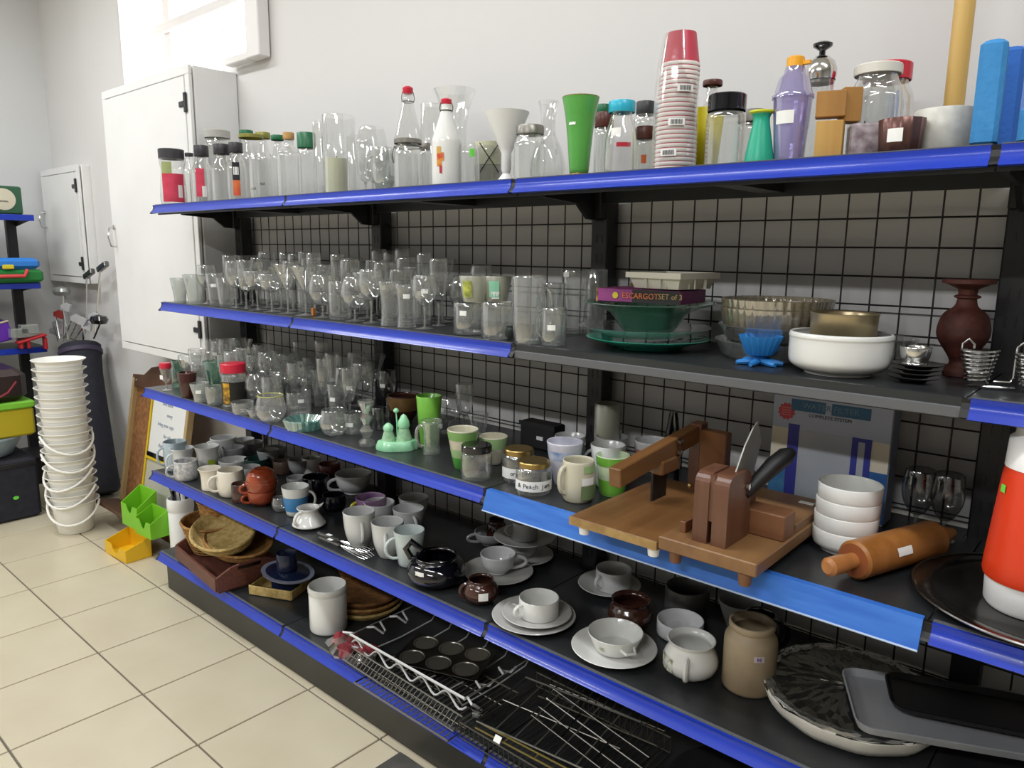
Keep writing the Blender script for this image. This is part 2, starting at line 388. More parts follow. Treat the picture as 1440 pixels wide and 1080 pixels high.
# ---------------------------------------------------------------- placing and building the goods
class Spot:
    def __init__(s, x, y, z, R, H): s.x, s.y, s.z, s.R, s.H = x, y, z, R, H
    @property
    def loc(s): return (s.x, s.y, s.z)
    def ang(s, deg):   # 0 = to the camera's right, 90 = away from it, 180 = to its left, 270 = towards it
        d = xy_away((s.x, s.y)); return math.atan2(-d.x, d.y) + math.radians(deg)
def solve(f, a, b, n=40):
    fa = f(a)
    for _ in range(n):
        m = (a + b)/2; fm = f(m)
        if (fm > 0) == (fa > 0): a, fa = m, fm
        else: b = m
    return (a + b)/2
def spot(s, u, vb, w, vt, br=1.0, z=None):
    """a thing standing on shelf s (0 = top): bottom edge at vb, widest w, top at vt"""
    z = ZS[s] + .0008 if z is None else z
    P = onZ(u, vb, z); c = P
    for _ in range(4):
        R = w * proj(c)[2] / 2; a = xy_away(c); c = Vector((P.x + a.x*R*br, P.y + a.y*R*br, z))
    if s < 5 and abs(z - ZS[s]) < .01: c.x = max(c.x, R*.95 + .005); c.y = min(c.y, .432 - R)
    H = height(c, R, vt)
    return Spot(c.x, c.y, z, R, H)
def height(c, R, vt):
    a = xy_away(c)
    def f(h):
        zz = c[2] + h; sg = 1 if zz < CAM.z else -1
        return proj((c[0] + a.x*R*sg, c[1] + a.y*R*sg, zz))[1] - vt
    return max(.01, solve(f, 0.005, 1.2))
def spoty(s, u, y, w, vt, z=None):
    z = ZS[s] + .0008 if z is None else z
    x = solve(lambda x: proj((x, y, z + .06))[0] - u, -3, 6)
    R = w * proj((x, y, z + .06))[2] / 2
    y = min(y, .434 - R); return Spot(x, y, z, R, height((x, y, z), R, vt))
def smooth_prof(P, n=3):
    out = []
    for i in range(len(P) - 1):
        p0, p1, p2, p3 = P[max(i-1, 0)], P[i], P[i+1], P[min(i+2, len(P)-1)]
        for k in range(n):
            t = k/n
            out.append(tuple(.5*((2*p1[j]) + (-p0[j]+p2[j])*t + (2*p0[j]-5*p1[j]+4*p2[j]-p3[j])*t*t + (-p0[j]+3*p1[j]-3*p2[j]+p3[j])*t**3) for j in (0, 1)))
    out.append(P[-1]); return [(max(r, 0), z) for r, z in out]
def vessel(prof, R, H, t=.003, bot=None, smooth=0):
    """closed outer wall, rolled rim, inner wall and floor from a 0..1 outline"""
    P = smooth_prof(prof, smooth) if smooth else prof
    o = [(r*R, z*H) for r, z in P]; bot = bot or t*1.6
    inn = [(max(r - t, .0005), max(z, bot)) for r, z in o]
    rim = [(o[-1][0] - t*.3, o[-1][1] + t*.35), (o[-1][0] - t*.7, o[-1][1] + t*.35)]
    return [(0, o[0][1]+.0002)] + [(o[0][0]*.92, o[0][1])] + o + rim + inn[::-1] + [(0, bot)]
SHAPES = {
    'straight': [(.93, 0), (.98, .02), (1, .06), (1, 1)],
    'taper': [(.66, 0), (.70, .02), (.74, .10), (.86, .5), (1, 1)],
    'bigtaper': [(.50, 0), (.54, .03), (.60, .12), (.80, .5), (.95, .85), (1, 1)],
    'tulip': [(.52, 0), (.58, .04), (.66, .12), (.84, .35), (.93, .6), (.97, .85), (1, 1)],
    'barrel': [(.78, 0), (.84, .03), (.95, .2), (1, .45), (.97, .75), (.92, 1)],
    'flare': [(.74, 0), (.76, .05), (.77, .4), (.82, .75), (.92, .93), (1, 1)],
    'foot': [(.70, 0), (.72, .05), (.62, .12), (.72, .2), (.86, .42), (.84, .7), (.92, .9), (1, 1)],
    'cup': [(.48, 0), (.52, .04), (.50, .08), (.70, .22), (.88, .45), (.96, .7), (1, 1)],
    'potbowl': [(.66, 0), (.68, .06), (.80, .10), (.96, .24), (1, .45), (1, .85), (1.015, .92), (1, 1)],
    'bowl': [(.50, 0), (.54, .04), (.60, .08), (.85, .3), (.96, .6), (1, .85), (1, 1)],
    'pot': [(.55, 0), (.60, .04), (.86, .16), (1, .38), (.96, .6), (.78, .84), (.80, .93), (.88, 1)],
    'round': [(.55, 0), (.62, .03), (.90, .25), (1, .5), (.88, .76), (.68, .9), (.72, 1)],
    'ball': [(.52, 0), (.7, .06), (.95, .3), (1, .55), (.9, .82), (.82, 1)],
    'jug': [(.72, 0), (.78, .03), (.98, .12), (1, .2), (.86, .40), (.68, .62), (.60, .8), (.64, .92), (.70, 1)],
    'crock': [(.93, 0), (.98, .02), (1, .06), (1, .72), (.97, .79), (.84, .86), (.80, .90), (.86, .93), (.86, 1)],
}
ORD = 'first second third fourth fifth sixth seventh eighth ninth tenth eleventh twelfth thirteenth fourteenth fifteenth sixteenth seventeenth eighteenth nineteenth twentieth twenty-first twenty-second twenty-third twenty-fourth twenty-fifth twenty-sixth'.split()
AUTO = {}
def auto(o, desc, where):
    """labels of look-alikes are numbered along the shelf once everything stands"""
    AUTO.setdefault((desc, where), []).append(o); return o
def price(parent, R, z, a, hw=.009, hh=.006, m=None):
    return label_patch(parent, 'price_sticker', R, z - hh, z + hh, a, 2*hw/max(R, .01), m or sticker_m)
def handle(parent, r, z0, z1, out, a, m, t=.0045, name='handle', M=None):
    zc = (z0 + z1)/2; h = (z1 - z0)/2; pts = []
    for k in range(11):
        th = -PI/2 + PI*k/10
        pts.append(((r - .003 + out*max(0, math.cos(th))**.7) * 1.0, 0, zc + h*math.sin(th)))
    return B().tube(pts, t, 7, M=Rz(a)).build(name, m, parent)
def mug(sp, label, m, shape='straight', ha=None, group=None, cat='mug', out=.62, hz=(.22, .82), t=.003, inside=None, sticker=None, band=None, ht=None, grp=None, seg=26, name='mug'):
    o = thing(name, label, cat, sp.loc, 0, group)
    P = SHAPES[shape]; cur = shape not in ('straight', 'taper', 'crock')
    B().lathe(vessel(P, sp.R, sp.H, t, smooth=3 if cur else 0), seg).build('body', m, o, smooth=50)
    def rad(f):
        for i in range(len(P)-1):
            if P[i][1] <= f <= P[i+1][1]:
                q = (f - P[i][1])/max(1e-6, P[i+1][1]-P[i][1]); return sp.R*(P[i][0] + q*(P[i+1][0]-P[i][0]))
        return sp.R*P[-1][0]
    if ha is not None:
        handle(o, min(rad(hz[0]), rad(hz[1])), sp.H*hz[0], sp.H*hz[1], sp.R*out + abs(rad(hz[0]) - rad(hz[1]))*.6, sp.ang(ha), m, ht or max(.0035, sp.R*.10))
    if band:
        for z0, z1, bm in band:
            n = 6; pr = [(rad(z0 + (z1-z0)*k/n) + .0007, sp.H*(z0 + (z1-z0)*k/n)) for k in range(n+1)]
            B().lathe(pr, seg).build('colour_band', bm, o)
    if sticker: price(o, rad(sticker[1]) + .001, sp.H*sticker[1], sp.ang(sticker[0]), *(sticker[2:] or ()))
    return o
def tumbler(sp, m, shape='taper', label=None, group=None, where=None, desc=None, sticker=None, cat='glass', name='drinking_glass', flute=0, nf=0, thick=True, ha=None, rim=None):
    o = thing(name, label, cat, sp.loc, random.uniform(0, 1), group)
    P = {'taper': [(.72, 0), (1, 1)], 'straight': [(.95, 0), (1, .04), (1, 1)], 'flute': [(.62, 0), (.68, .3), (1, 1)], 'curve': [(.75, 0), (.88, .2), (.95, .5), (.97, .8), (1, 1)], 'hour': [(.85, 0), (.75, .3), (.82, .7), (1, 1)], 'ball': SHAPES['ball']}[shape]
    if shape in ('curve', 'hour', 'ball'): P = smooth_prof(P, 3)
    pr = [(0, 0)] + [(r*sp.R, z*sp.H) for r, z in P]
    e = pr[-1]; pr += [(e[0]-.0008, e[1]+.0012), (e[0]-.0020, e[1])]
    if thick: pr2 = [(pr[1][0]*.88, .008), (0, .009)]
    b = B().lathe(pr, 22 if not nf else 36, flute=flute, nf=nf)
    if thick: b.lathe(pr2, 18)
    b.build('glass_wall', m, o, smooth=60)
    if rim: B().tube([(e[0]*math.cos(a), e[0]*math.sin(a), e[1]) for a in [k*2*PI/24 for k in range(24)]], .0016, 5, closed=True).build('rim', rim, o)
    if ha is not None: handle(o, sp.R*.9, sp.H*.2, sp.H*.85, sp.R*.6, sp.ang(ha) - o.rotation_euler.z, m, .005)
    if sticker: price(o, (sp.R*(P[0][0] + (1-P[0][0])*sticker[1])) + .001, sp.H*sticker[1], sp.ang(sticker[0]) - o.rotation_euler.z)
    if desc: auto(o, desc, where)
    return o
BOWLS = {
    'wine': [(.05, 0), (.45, .06), (.85, .3), (1, .55), (.95, .8), (.86, 1)],
    'balloon': [(.06, 0), (.6, .08), (.95, .35), (1, .5), (.9, .75), (.72, 1)],
    'flute': [(.08, 0), (.5, .08), (.8, .3), (.95, .6), (.92, 1)],
    'cone': [(.05, 0), (.12, .05), (1, 1)],
    'coupe': [(.05, 0), (.7, .2), (.98, .7), (1, 1)],
    'tulip': [(.06, 0), (.55, .1), (.8, .35), (.82, .6), (1, 1)],
}
def stem_glass(sp, m, bowl='wine', stem=.42, foot=.72, label=None, group=None, where=None, desc=None, sticker=None, cat='glass', name='stemmed_glass'):
    o = thing(name, label, cat, sp.loc, 0, group)
    R, H = sp.R, sp.H; zs = H*stem
    pr = [(r*R, zs + z*(H - zs)) for r, z in smooth_prof(BOWLS[bowl], 3)]
    e = pr[-1]; pr += [(e[0]-.0008, e[1]+.001), (e[0]-.0018, e[1])]
    B().lathe([(0, zs)] + pr, 20).build('bowl', m, o, smooth=60)
    B().lathe([(.0038, .004), (.003, zs*.4), (.0032, zs*.8), (.0055, zs), (0, zs + .002)], 8).build('stem', G_thick, o)
    B().lathe([(0, .0), (R*foot, .0), (R*foot, .0015), (R*foot*.5, .003), (.004, .007)], 18).build('foot', G_thick, o, smooth=60)
    if sticker: price(o, R*.97, H*sticker[1], sp.ang(sticker[0]))
    if desc: auto(o, desc, where)
    return o
JARS = {
    'jam': ([(.90, 0), (1, .04), (1, .72), (.96, .80), (.86, .86)], .86, .86),
    'mason': ([(.88, 0), (1, .05), (1, .62), (.93, .73), (.78, .82), (.78, .86)], .80, .86),
    'waist': ([(.86, 0), (.98, .05), (1, .25), (.9, .52), (.86, .66), (.96, .80), (.98, .86)], .97, .86),
    'narrow': ([(.92, 0), (1, .04), (1, .55), (.8, .70), (.55, .80), (.52, .88)], .56, .88),
    'milk': ([(.80, 0), (1, .05), (1, .4), (.9, .6), (.62, .82), (.7, .88)], .82, .86),
    'swing': ([(.95, 0), (1, .03), (1, .46), (.92, .56), (.5, .78), (.34, .88), (.34, .93)], .3, .93),
    'cork': ([(.95, 0), (1, .03), (1, .62), (.85, .72), (.4, .80), (.4, .90)], .36, .90),
    'square': ([(.96, 0), (1, .03), (1, .75), (.92, .83), (.8, .87)], .84, .87),
}
def jar(sp, label, lidm, kind='jam', glassm=None, lid=None, cat='jar', group=None, name='glass_jar', stickers=(), lidh=None, lidr=None, ribs=False):
    o = thing(name, label, cat, sp.loc, 0, group); P, lr, lz = JARS[kind]; R, H = sp.R, sp.H
    if lidh: lz = 1 - lidh
    P = [(r, z*lz/JARS[kind][2]) for r, z in P]
    pr = [(0, .0)] + [(r*R, z*H) for r, z in (smooth_prof(P, 3))]
    B().lathe(pr, 24).lathe([(R*.82, .006), (0, .007)], 18).build('jar_body', glassm or G_clear, o, smooth=60)
    if lidm:
        lr = (lidr or lr)*R
        n = 40 if ribs else 0
        B().lathe([(lr*.97, lz*H - .001), (lr, lz*H), (lr, H - .002), (lr*.95, H), (0, H - .0005)], 40 if ribs else 24, flute=.015 if ribs else 0, nf=20 if ribs else 0).build('lid', lidm, o, smooth=40)
    for (a, z0, z1, wa, m) in stickers:
        label_patch(o, 'paper_label', R + .0004, z0*H, z1*H, sp.ang(a), wa, m)
    return o
def wire_ring(o, r, z, m, t=.0012, name='wire_ring'):
    return B().tube([(r*math.cos(k*PI/10), r*math.sin(k*PI/10), z) for k in range(20)], t, 5, closed=True).build(name, m, o)

# ---------------------------------------------------------------- top shelf
TOPS = 'on the top shelf'
red_lab = mat('red_pink_label', 'D9405E', .5, c2='C8344C', scale=30)
white_lab = mat('white_label', 'EDEDEA', .6)
green_lab = mat('olive_label', '9AA56A', .5)
orange_lab = mat('orange_label', 'E07A3A', .5, c2='D8503A', scale=25)
greenlid = mat('green_lid', '1F6B45', .35); olivelid = mat('olive_lid', '8D8A45', .35, .4); brownlid = mat('brown_lid', '5A2F28', .35)
turq = mat('turquoise_lid', '2FB3CF', .3); cork_m = mat('cork', 'C29A63', .8, c2='B0854F', scale=60, bump=.4)
redcap = mat('red_plastic', 'D0263F', .3); greylid = mat('grey_lid', '77746F', .4, .3); darkcap = mat('dark_cap', '36353A', .4)
candle_m = mat('cream_wax', 'DAD9B8', .5); greyl2 = mat('pale_grey_lid', 'B4B2AB', .45)
j = jar(spoty(0, 244, .155, 35, 208), 'squat jar with dark cap and wide pink red label at the cabinet end', darkcap, 'waist', lidh=.17, stickers=((-90, .06, .56, 1.7, red_lab), (-115, .56, .76, .8, green_lab), (-60, .14, .36, .35, white_lab)))
jar(spoty(0, 269, .20, 20, 214), 'thin empty jar wedged just behind the pink labelled jar', darkcap, 'narrow', lidh=.06)
jar(spoty(0, 286, .17, 29, 203), 'clear bottle jar with black cap and slim red label', darkcap, 'narrow', lidh=.18, lidr=.68, stickers=((-105, .12, .60, .8, red_lab), (-85, .12, .30, .4, white_lab)))
jar(spoty(0, 310, .33, 35, 181), 'tall wide jar with pale grey lid standing behind the black capped jars', greyl2, 'jam', lidh=.10, lidr=.98)
jar(spoty(0, 314, .15, 29, 201), 'plain clear bottle jar with black cap between two labelled jars', darkcap, 'narrow', lidh=.17, lidr=.74)
jar(spoty(0, 334, .17, 27, 199), 'clear bottle jar with black cap and oval black and orange label', darkcap, 'narrow', lidh=.16, lidr=.7, stickers=((-95, .36, .66, .7, ink_m), (-95, .10, .36, .7, orange_lab), (-95, .45, .58, .5, white_lab)))
jar(spoty(0, 350, .30, 20, 182), 'slim clear bottle with dark green lid, cabinet end of the top shelf', greenlid, 'narrow', lidh=.08, lidr=.95, cat='bottle', name='glass_bottle')
jar(spoty(0, 373, .30, 21, 185), 'slim clear bottle with olive gold lid behind the printed jar', olivelid, 'narrow', lidh=.08, lidr=.95, cat='bottle', name='glass_bottle')
p = jar(spoty(0, 369, .15, 34, 210), 'squat jar with thin gold lid and small dark printing', olivelid, 'jam', lidh=.07, lidr=.97)
text(p, 'MADE', .012, (0, -.0, .05), (PI/2, 0, 0), ink_m); p.children[-1].location = (.004, -.036, .045); text(p, 'FRESH', .011, (.004, -.036, .032), (PI/2, 0, 0), ink_m)
jar(spoty(0, 393, .28, 19, 189), 'slim clear bottle with green and white lid beside the corked bottle', greenlid, 'narrow', lidh=.07, lidr=.95, cat='bottle', name='glass_bottle')
jar(spoty(0, 408, .16, 34, 184), 'round shouldered clear bottle closed with a cork', cork_m, 'cork', cat='bottle', name='corked_bottle', lidh=.10, lidr=.45)
jar(spoty(0, 433, .30, 26, 185), 'clear jar with large dark green screw lid behind the glass cylinders', greenlid, 'jam', lidh=.22, lidr=.98)
tumbler(spoty(0, 452, .24, 20, 171), G_clear, 'straight', 'tall narrow clear glass vase beside the green lidded jar', cat='vase', name='glass_vase')
tumbler(spoty(0, 478, .33, 46, 160), G_clear, 'straight', 'large clear glass cylinder vase behind the cream candle', cat='vase', name='glass_vase')
t = thing('jar_candle', 'cream wax candle in a straight glass tumbler', 'candle', spoty(0, 474, .20, 34, 212).loc); q = spoty(0, 474, .20, 34, 212)
B().lathe([(0, .001), (q.R*.95, .001), (q.R*.95, q.H*.85), (0, q.H*.87)], 22).build('wax', candle_m, t)
B().lathe([(q.R, 0), (q.R, q.H)], 22).build('glass_wall', G_clear, t); B().tube([(0, 0, q.H*.86), (.002, 0, q.H*.93)], .001, 5).build('wick', ink_m, t)
tumbler(spoty(0, 497, .15, 17, 190), G_clear, 'straight', 'narrow clear glass cylinder beside the cream candle', cat='vase', name='glass_vase')
stem_glass(spoty(0, 524, .33, 46, 176), G_clear, 'balloon', .3, .6, 'wide clear hurricane glass behind the clear creamer', name='hurricane_glass')
stem_glass(spoty(0, 514, .24, 30, 196), G_clear, 'tulip', .25, .7, 'short clear tulip shaped glass beside the glass creamer')
mug(spoty(0, 540, .15, 34, 206), 'small clear glass creamer with curling handle on the top shelf', G_thick, 'ball', 170, cat='jug', name='glass_creamer')
def swing_bottle(sp, label, bm, deco=False):
    o = jar(sp, label, None, 'swing', bm, cat='bottle', name='swing_top_bottle'); R, H = sp.R, sp.H
    B().lathe([(0, .93*H), (.30*R, .93*H), (.36*R, .95*H), (.36*R, .985*H), (.2*R, H), (0, H)], 16).build('stopper', redcap, o)
    wire_ring(o, .40*R, .86*H, steel_m, .0014)
    for s in (-1, 1): B().tube([(s*.40*R, 0, .86*H), (s*.44*R, 0, .90*H), (s*.36*R, 0, .95*H)], .0013, 5, M=Rz(sp.ang(0))).build('wire_bail', steel_m, o)
    return o
swing_bottle(spoty(0, 575, .30, 40, 117), 'clear swing top bottle with red stopper behind the clip jar', G_clear)
def clip_jar(sp, label):
    o = jar(sp, label, zinc_m, 'mason', lidh=.09, lidr=.97, name='clip_jar')
    wire_ring(o, sp.R*.97, sp.H*.84, steel_m, .0018); a = sp.ang(190)
    B().tube([(math.cos(a)*sp.R*.98, math.sin(a)*sp.R*.98, sp.H*.84), (math.cos(a)*sp.R*1.12, math.sin(a)*sp.R*1.12, sp.H*.70), (math.cos(a)*sp.R*1.05, math.sin(a)*sp.R*1.05, sp.H*.52)], .002, 6).build('clip', steel_m, o); return o
clip_jar(spoty(0, 574, .14, 40, 193), 'wide clip top preserving jar with metal ring in front of the swing top bottle')
jar(spoty(0, 598, .22, 18, 200), 'slim clear jar with silver lid squeezed beside the clip jar', zinc_m, 'jam')
tumbler(spoty(0, 609, .34, 34, 145), G_clear, 'straight', 'tall plain clear tumbler behind the white bottle')
sp = spoty(0, 628, .14, 42, 134); o = swing_bottle(sp, 'white swing top bottle with red stopper and red gold bird decoration', white_m)
dec = mat('red_gold_print', 'C8452F', .4, c2='D9A040', scale=70)
for (a, z0, z1, wa, mm) in ((-118, .22, .30, .35, dec), (-114, .28, .37, .5, dec), (-120, .36, .44, .3, mat('gold_print', 'CFA24A', .4)), (-112, .14, .22, .18, mat('red_print', 'B5303A', .4))):
    label_patch(o, 'painted_decoration', sp.R + .0005, z0*sp.H, z1*sp.H, sp.ang(a), wa, mm)
sp = spoty(0, 640, .33, 60, 120); o = thing('flared_vase', 'large clear glass vase with wide flaring mouth behind the white bottle', 'vase', sp.loc)
B().lathe([(0, 0), (.72*sp.R, 0)] + [(r*sp.R, z*sp.H) for r, z in smooth_prof([(.72, 0), (.66, .2), (.52, .45), (.58, .72), (.8, .9), (1, 1)], 3)], 28).build('glass_wall', G_clear, o, smooth=60)
sp = spoty(0, 660, .17, 30, 190); o = jar(sp, 'clear rounded glass jar without lid carrying a green star sticker', None, 'ball' if False else 'mason')
label_patch(o, 'green_sticker', sp.R, .58*sp.H, .74*sp.H, sp.ang(-75), .45, mat('green_sticker', '6FE04A', .6))
sp = spoty(0, 688, .26, 44, 190); o = jar(sp, 'round jar of cream and grey candle wax tied with dark twine', None, 'jam', name='twine_candle_jar', cat='candle')
B().lathe([(0, .004), (sp.R*.93, .004), (sp.R*.95, sp.H*.45), (0, sp.H*.46)], 22).build('grey_wax', mat('grey_wax', 'A3A392', .6), o)
B().lathe([(0, sp.H*.46), (sp.R*.95, sp.H*.46), (sp.R*.93, sp.H*.9), (0, sp.H*.91)], 22).build('cream_wax', candle_m, o)
for s in (-1, 1): B().tube([((sp.R+.001)*math.cos(sp.ang(-90 + s*k*9)), (sp.R+.001)*math.sin(sp.ang(-90 + s*k*9)), sp.H*(.30 + (k+4)*.07)) for k in range(-4, 5)], .0012, 5).build('twine', ink_m, o)
wplas = mat('white_plastic', 'F7F7F5', .3)
sp = spoty(0, 712, .19, 64, 152); o = thing('white_funnel', 'white plastic funnel shaped cone standing on its spout and foot', 'funnel', sp.loc)
B().lathe([(0, 0), (.50*sp.R, 0), (.48*sp.R, .03*sp.H), (.16*sp.R, .16*sp.H), (.22*sp.R, .22*sp.H), (.22*sp.R, .44*sp.H), (.30*sp.R, .50*sp.H), (1*sp.R, 1*sp.H), (.95*sp.R, 1*sp.H), (.27*sp.R, .52*sp.H), (0, .5*sp.H)], 30).build('funnel_body', wplas, o)
jar(spoty(0, 745, .14, 45, 173), 'straight preserving jar with ribbed zinc lid beside the white funnel', zinc_m, 'mason', lidh=.16, lidr=.86, ribs=True)
sp = spoty(0, 770, .30, 50, 138); o = thing('glass_carafe', 'clear round bellied glass carafe with narrow neck beside the green vase', 'carafe', sp.loc)
B().lathe([(0, 0)] + [(r*sp.R, z*sp.H) for r, z in smooth_prof([(.7, 0), (.95, .1), (1, .25), (.8, .45), (.45, .62), (.42, .85), (.60, 1)], 4)], 26).build('glass_wall', G_clear, o, smooth=60)
gv = mat('bright_green_glass', '55A347', .25, c2='5DAC50', scale=12, coat=.4)
sp = spoty(0, 815, .135, 52, 132); o = thing('green_vase', 'tall bright green flared vase with gold base on the top shelf', 'vase', sp.loc)
B().lathe([(0, 0), (.52*sp.R, 0), (.50*sp.R, .05*sp.H), (0, .05*sp.H)], 24).build('gold_base', gold_m, o)
B().lathe(vessel([(.50, .05), (.54, .1), (.66, .45), (.80, .75), (1, 1)], sp.R, sp.H, .002, bot=.06*sp.H, smooth=2), 28).build('vase_body', gv, o, smooth=50)
wire_ring(o, sp.R*.99, sp.H, gold_m, .001, 'gold_rim'); price(o, sp.R*.74, sp.H*.68, sp.ang(-125), .008, .006)
jar(spoty(0, 848, .33, 27, 156), 'clear jar with dark brown lid standing behind the green vase', brownlid, 'jam', lidh=.2, lidr=.98)
jar(spoty(0, 846, .39, 24, 145), 'clear jar with deep green lid, hidden behind the green vase', greenlid, 'jam', lidh=.1)
sp = spoty(0, 873, .14, 46, 138); o = jar(sp, 'clear milk bottle with turquoise lid and small red print', turq, 'milk', G_film, lidh=.15, lidr=.80, ribs=True, cat='bottle', name='milk_bottle')
label_patch(o, 'red_print', sp.R*.97, .36*sp.H, .42*sp.H, sp.ang(-80), .9, redcap); price(o, sp.R*.93, .56*sp.H, sp.ang(-110), .010, .008)
jar(spoty(0, 905, .32, 32, 140), 'clear jar with tall black cap behind the red cup stack', darkcap, 'jam', lidh=.16, lidr=.8)
sp = spoty(0, 907, .20, 28, 176); o = jar(sp, 'small clear jar with stepped brown lid and orange dot', brownlid, 'jam', lidh=.25, lidr=.95); label_patch(o, 'orange_dot', sp.R, .25*sp.H, .42*sp.H, sp.ang(-95), .5, orange_lab)
# stack of disposable cups: every cup a thing
cup_red = mat('red_paper_cup', 'C23A50', .4, c2='C84458', scale=12); cup_rim = mat('paper_rim', 'F0E9E4', .5)
spb = spoty(0, 949, .15, 60, 60); ztop = height((spb.x, spb.y, spb.z), .02, 44) + spb.z
zrim_low = spb.z + .003; nc = 24; Rb = spb.R; cupH = (ztop - spb.z)*.245
pitch = (ztop - spb.z - cupH) / (nc - 1)
base_cup = None
for k in range(nc):
    z = spb.z + .0005 + k*pitch
    sc_ = 1 - .12*k/(nc-1)
    if base_cup is None:
        o = empty('paper_cup', (0, 0, 0)); tag(o, 'x', 'cup')
        B().lathe([(Rb*.985, .004), (Rb*.74, cupH), (0, cupH), (0, cupH-.001), (Rb*.72, cupH-.002), (Rb*.96, .004)], 28).build('cup_wall', cup_red, o, smooth=50)
        B().lathe([(Rb*.985, 0), (Rb*1.01, .0018), (Rb*1.01, .005), (Rb*.985, .0065), (Rb*.95, .003), (Rb*.985, 0)], 28).build('cup_rim', cup_rim, o, smooth=60); base_cup = o
    else:
        o = base_cup.copy(); COL.objects.link(o)
        for ch in base_cup.children:
            c = ch.copy(); COL.objects.link(c); c.parent = o
    o.location = (spb.x + .006*math.sin(k*.35)*.3 + k*.00012, spb.y, z); o.scale = (sc_, sc_, 1)
    o['group'] = 'upturned red paper cups in one tall wrapped stack'
    o['label'] = 'red paper cup with white rim, %s from the bottom of the tall stack' % ORD[k]
o = thing('plastic_wrap', 'clear crinkled plastic sleeve around the stack of red cups', 'wrapping', (spb.x, spb.y, spb.z))
tt = ztop - spb.z
B().lathe([(Rb*1.05, .002), (Rb*1.04, tt*.3), (Rb*1.0, tt*.6), (Rb*.92, tt*.8), (Rb*.72, tt*1.0), (Rb*.35, tt*1.02), (0.004, tt*1.03)], 40, flute=.015, nf=7).build('sleeve', G_film, o)
for z, a in ((.56, -70), (.32, -88), (.10, -105)):
    label_patch(o, 'barcode_label', Rb*1.06, tt*z, tt*(z + .05), spb.ang(a), .7, white_lab)
    for i in range(9): label_patch(o, 'barcode_line', Rb*1.06 + .0006, tt*(z+.008), tt*(z + .042), spb.ang(a) + (i-4)*.055, .03, ink_m)
sp = spoty(0, 997, .33, 30, 110); jar(sp, 'clear bottle with brown red lid behind the yellow beaker', brownlid, 'narrow', lidh=.05, lidr=.9, cat='bottle', name='glass_bottle')
sp = spoty(0, 990, .24, 52, 150); mug(sp, 'tall bright yellow plastic beaker behind the black lidded jar', mat('yellow_plastic', 'E8D71E', .4), 'taper', cat='beaker', name='yellow_beaker')
jar(spoty(0, 1020, .15, 54, 128), 'square shouldered clear jar with wide shiny black lid', blackc_m, 'square', lidh=.22, lidr=.98)
jar(spoty(0, 1056, .32, 40, 152), 'clear jar with dull grey lid behind the teal vase', greylid, 'jam', lidh=.18, lidr=1.0)
sp = spoty(0, 1070, .13, 46, 152); o = thing('teal_vase', 'small teal vase with yellow flared rim', 'vase', sp.loc)
B().lathe(vessel([(.86, 0), (.9, .04), (.72, .4), (.52, .75), (.50, .88), (.62, .96)], sp.R, sp.H, .002, smooth=3), 26).build('vase_body', mat('teal_plastic', '1FA786', .35), o, smooth=50)
B().lathe([(.50*sp.R, .93*sp.H), (.74*sp.R, .97*sp.H), (.74*sp.R, 1.0*sp.H), (.50*sp.R, .97*sp.H)], 26).build('yellow_rim', mat('lime_rim', 'D6DC35', .4), o)
G_lilac = glass('lilac_plastic', (.66, .62, .86), .2, .12, body='A79FD0', bodyf=.45)
sp = spoty(0, 1112, .15, 56, 72); o = thing('lilac_shaker', 'translucent lilac plastic shaker bottle with yellow spout cap and white sticker', 'shaker', sp.loc); R, H = sp.R, sp.H
B().lathe([(0, 0)] + [(r*R, z*H) for r, z in [(.66, 0), (.72, .04), (.84, .35), (.93, .60), (.95, .63)]], 28).build('cup', G_lilac, o, smooth=50)
B().lathe([(r*R, z*H) for r, z in [(1.0, .61), (1.0, .64), (.9, .66), (.72, .80), (.52, .84), (.46, .90), (.40, .90)]], 28).build('shoulder', G_lilac, o, smooth=50)
B().lathe([(0, .9*H), (.42*R, .90*H), (.42*R, .985*H), (.3*R, 1*H), (0, H)], 18).box((.5*R, 0, .93*H), (.5*R, .25*R, .035*H)).build('spout_cap', mat('amber_cap', 'EFA92B', .35), o)
label_patch(o, 'price_sticker', R*.86 + .001, .36*H, .48*H, sp.ang(-112), 1.0, sticker_m, R1=R*.895 + .001)
sp = spoty(0, 1147, .27, 42, 104); o = thing('coffee_plunger', 'glass coffee plunger with chrome dome lid and black knob', 'plunger', sp.loc); R, H = sp.R, sp.H
HL = height(sp.loc, .01, 76); HK = height(sp.loc, .01, 57); dH = HL - H
B().lathe([(0, 0), (R*.9, 0), (R*.9, H)], 28).build('beaker', G_clear, o)
B().lathe([(R*.95, H - .006), (R, H + dH*.1), (R*.98, H + dH*.4), (R*.80, H + dH*.72), (R*.42, H + dH*.95), (0, HL)], 28).build('chrome_lid', chrome_m, o)
B().lathe([(R*.86, H*.93), (R*.86, H*.96), (0, H*.96)], 24).build('plunger_disc', steel_m, o)
B().lathe([(R*.20, HL - .003), (R*.20, HL + (HK-HL)*.35), (R*.60, HL + (HK-HL)*.65), (R*.62, HL + (HK-HL)*.85), (R*.4, HK), (0, HK)], 18).build('knob', blackc_m, o)
plank = wood('pale_wood', 'C79F58', 'B98C47', 2); plank2 = wood('mid_wood', 'A97A3A', '9A6B30', 2)
sp = spoty(0, 1174, .13, 60, 130); c = sp.ang(0); o = thing('folding_wood_block', 'hinged pale wooden blocks bent in an upright zigzag', 'wooden block', (sp.x, sp.y, sp.z), sp.ang(0))
zz = lambda v: height((sp.x, sp.y, sp.z), .005, v)
B().box((-.006, 0, zz(170)/2), (.042, .03, zz(170)), Matrix.Shear('XZ', 4, (.10, 0)), bev=.001).build('lower_block', plank, o, smooth=0)
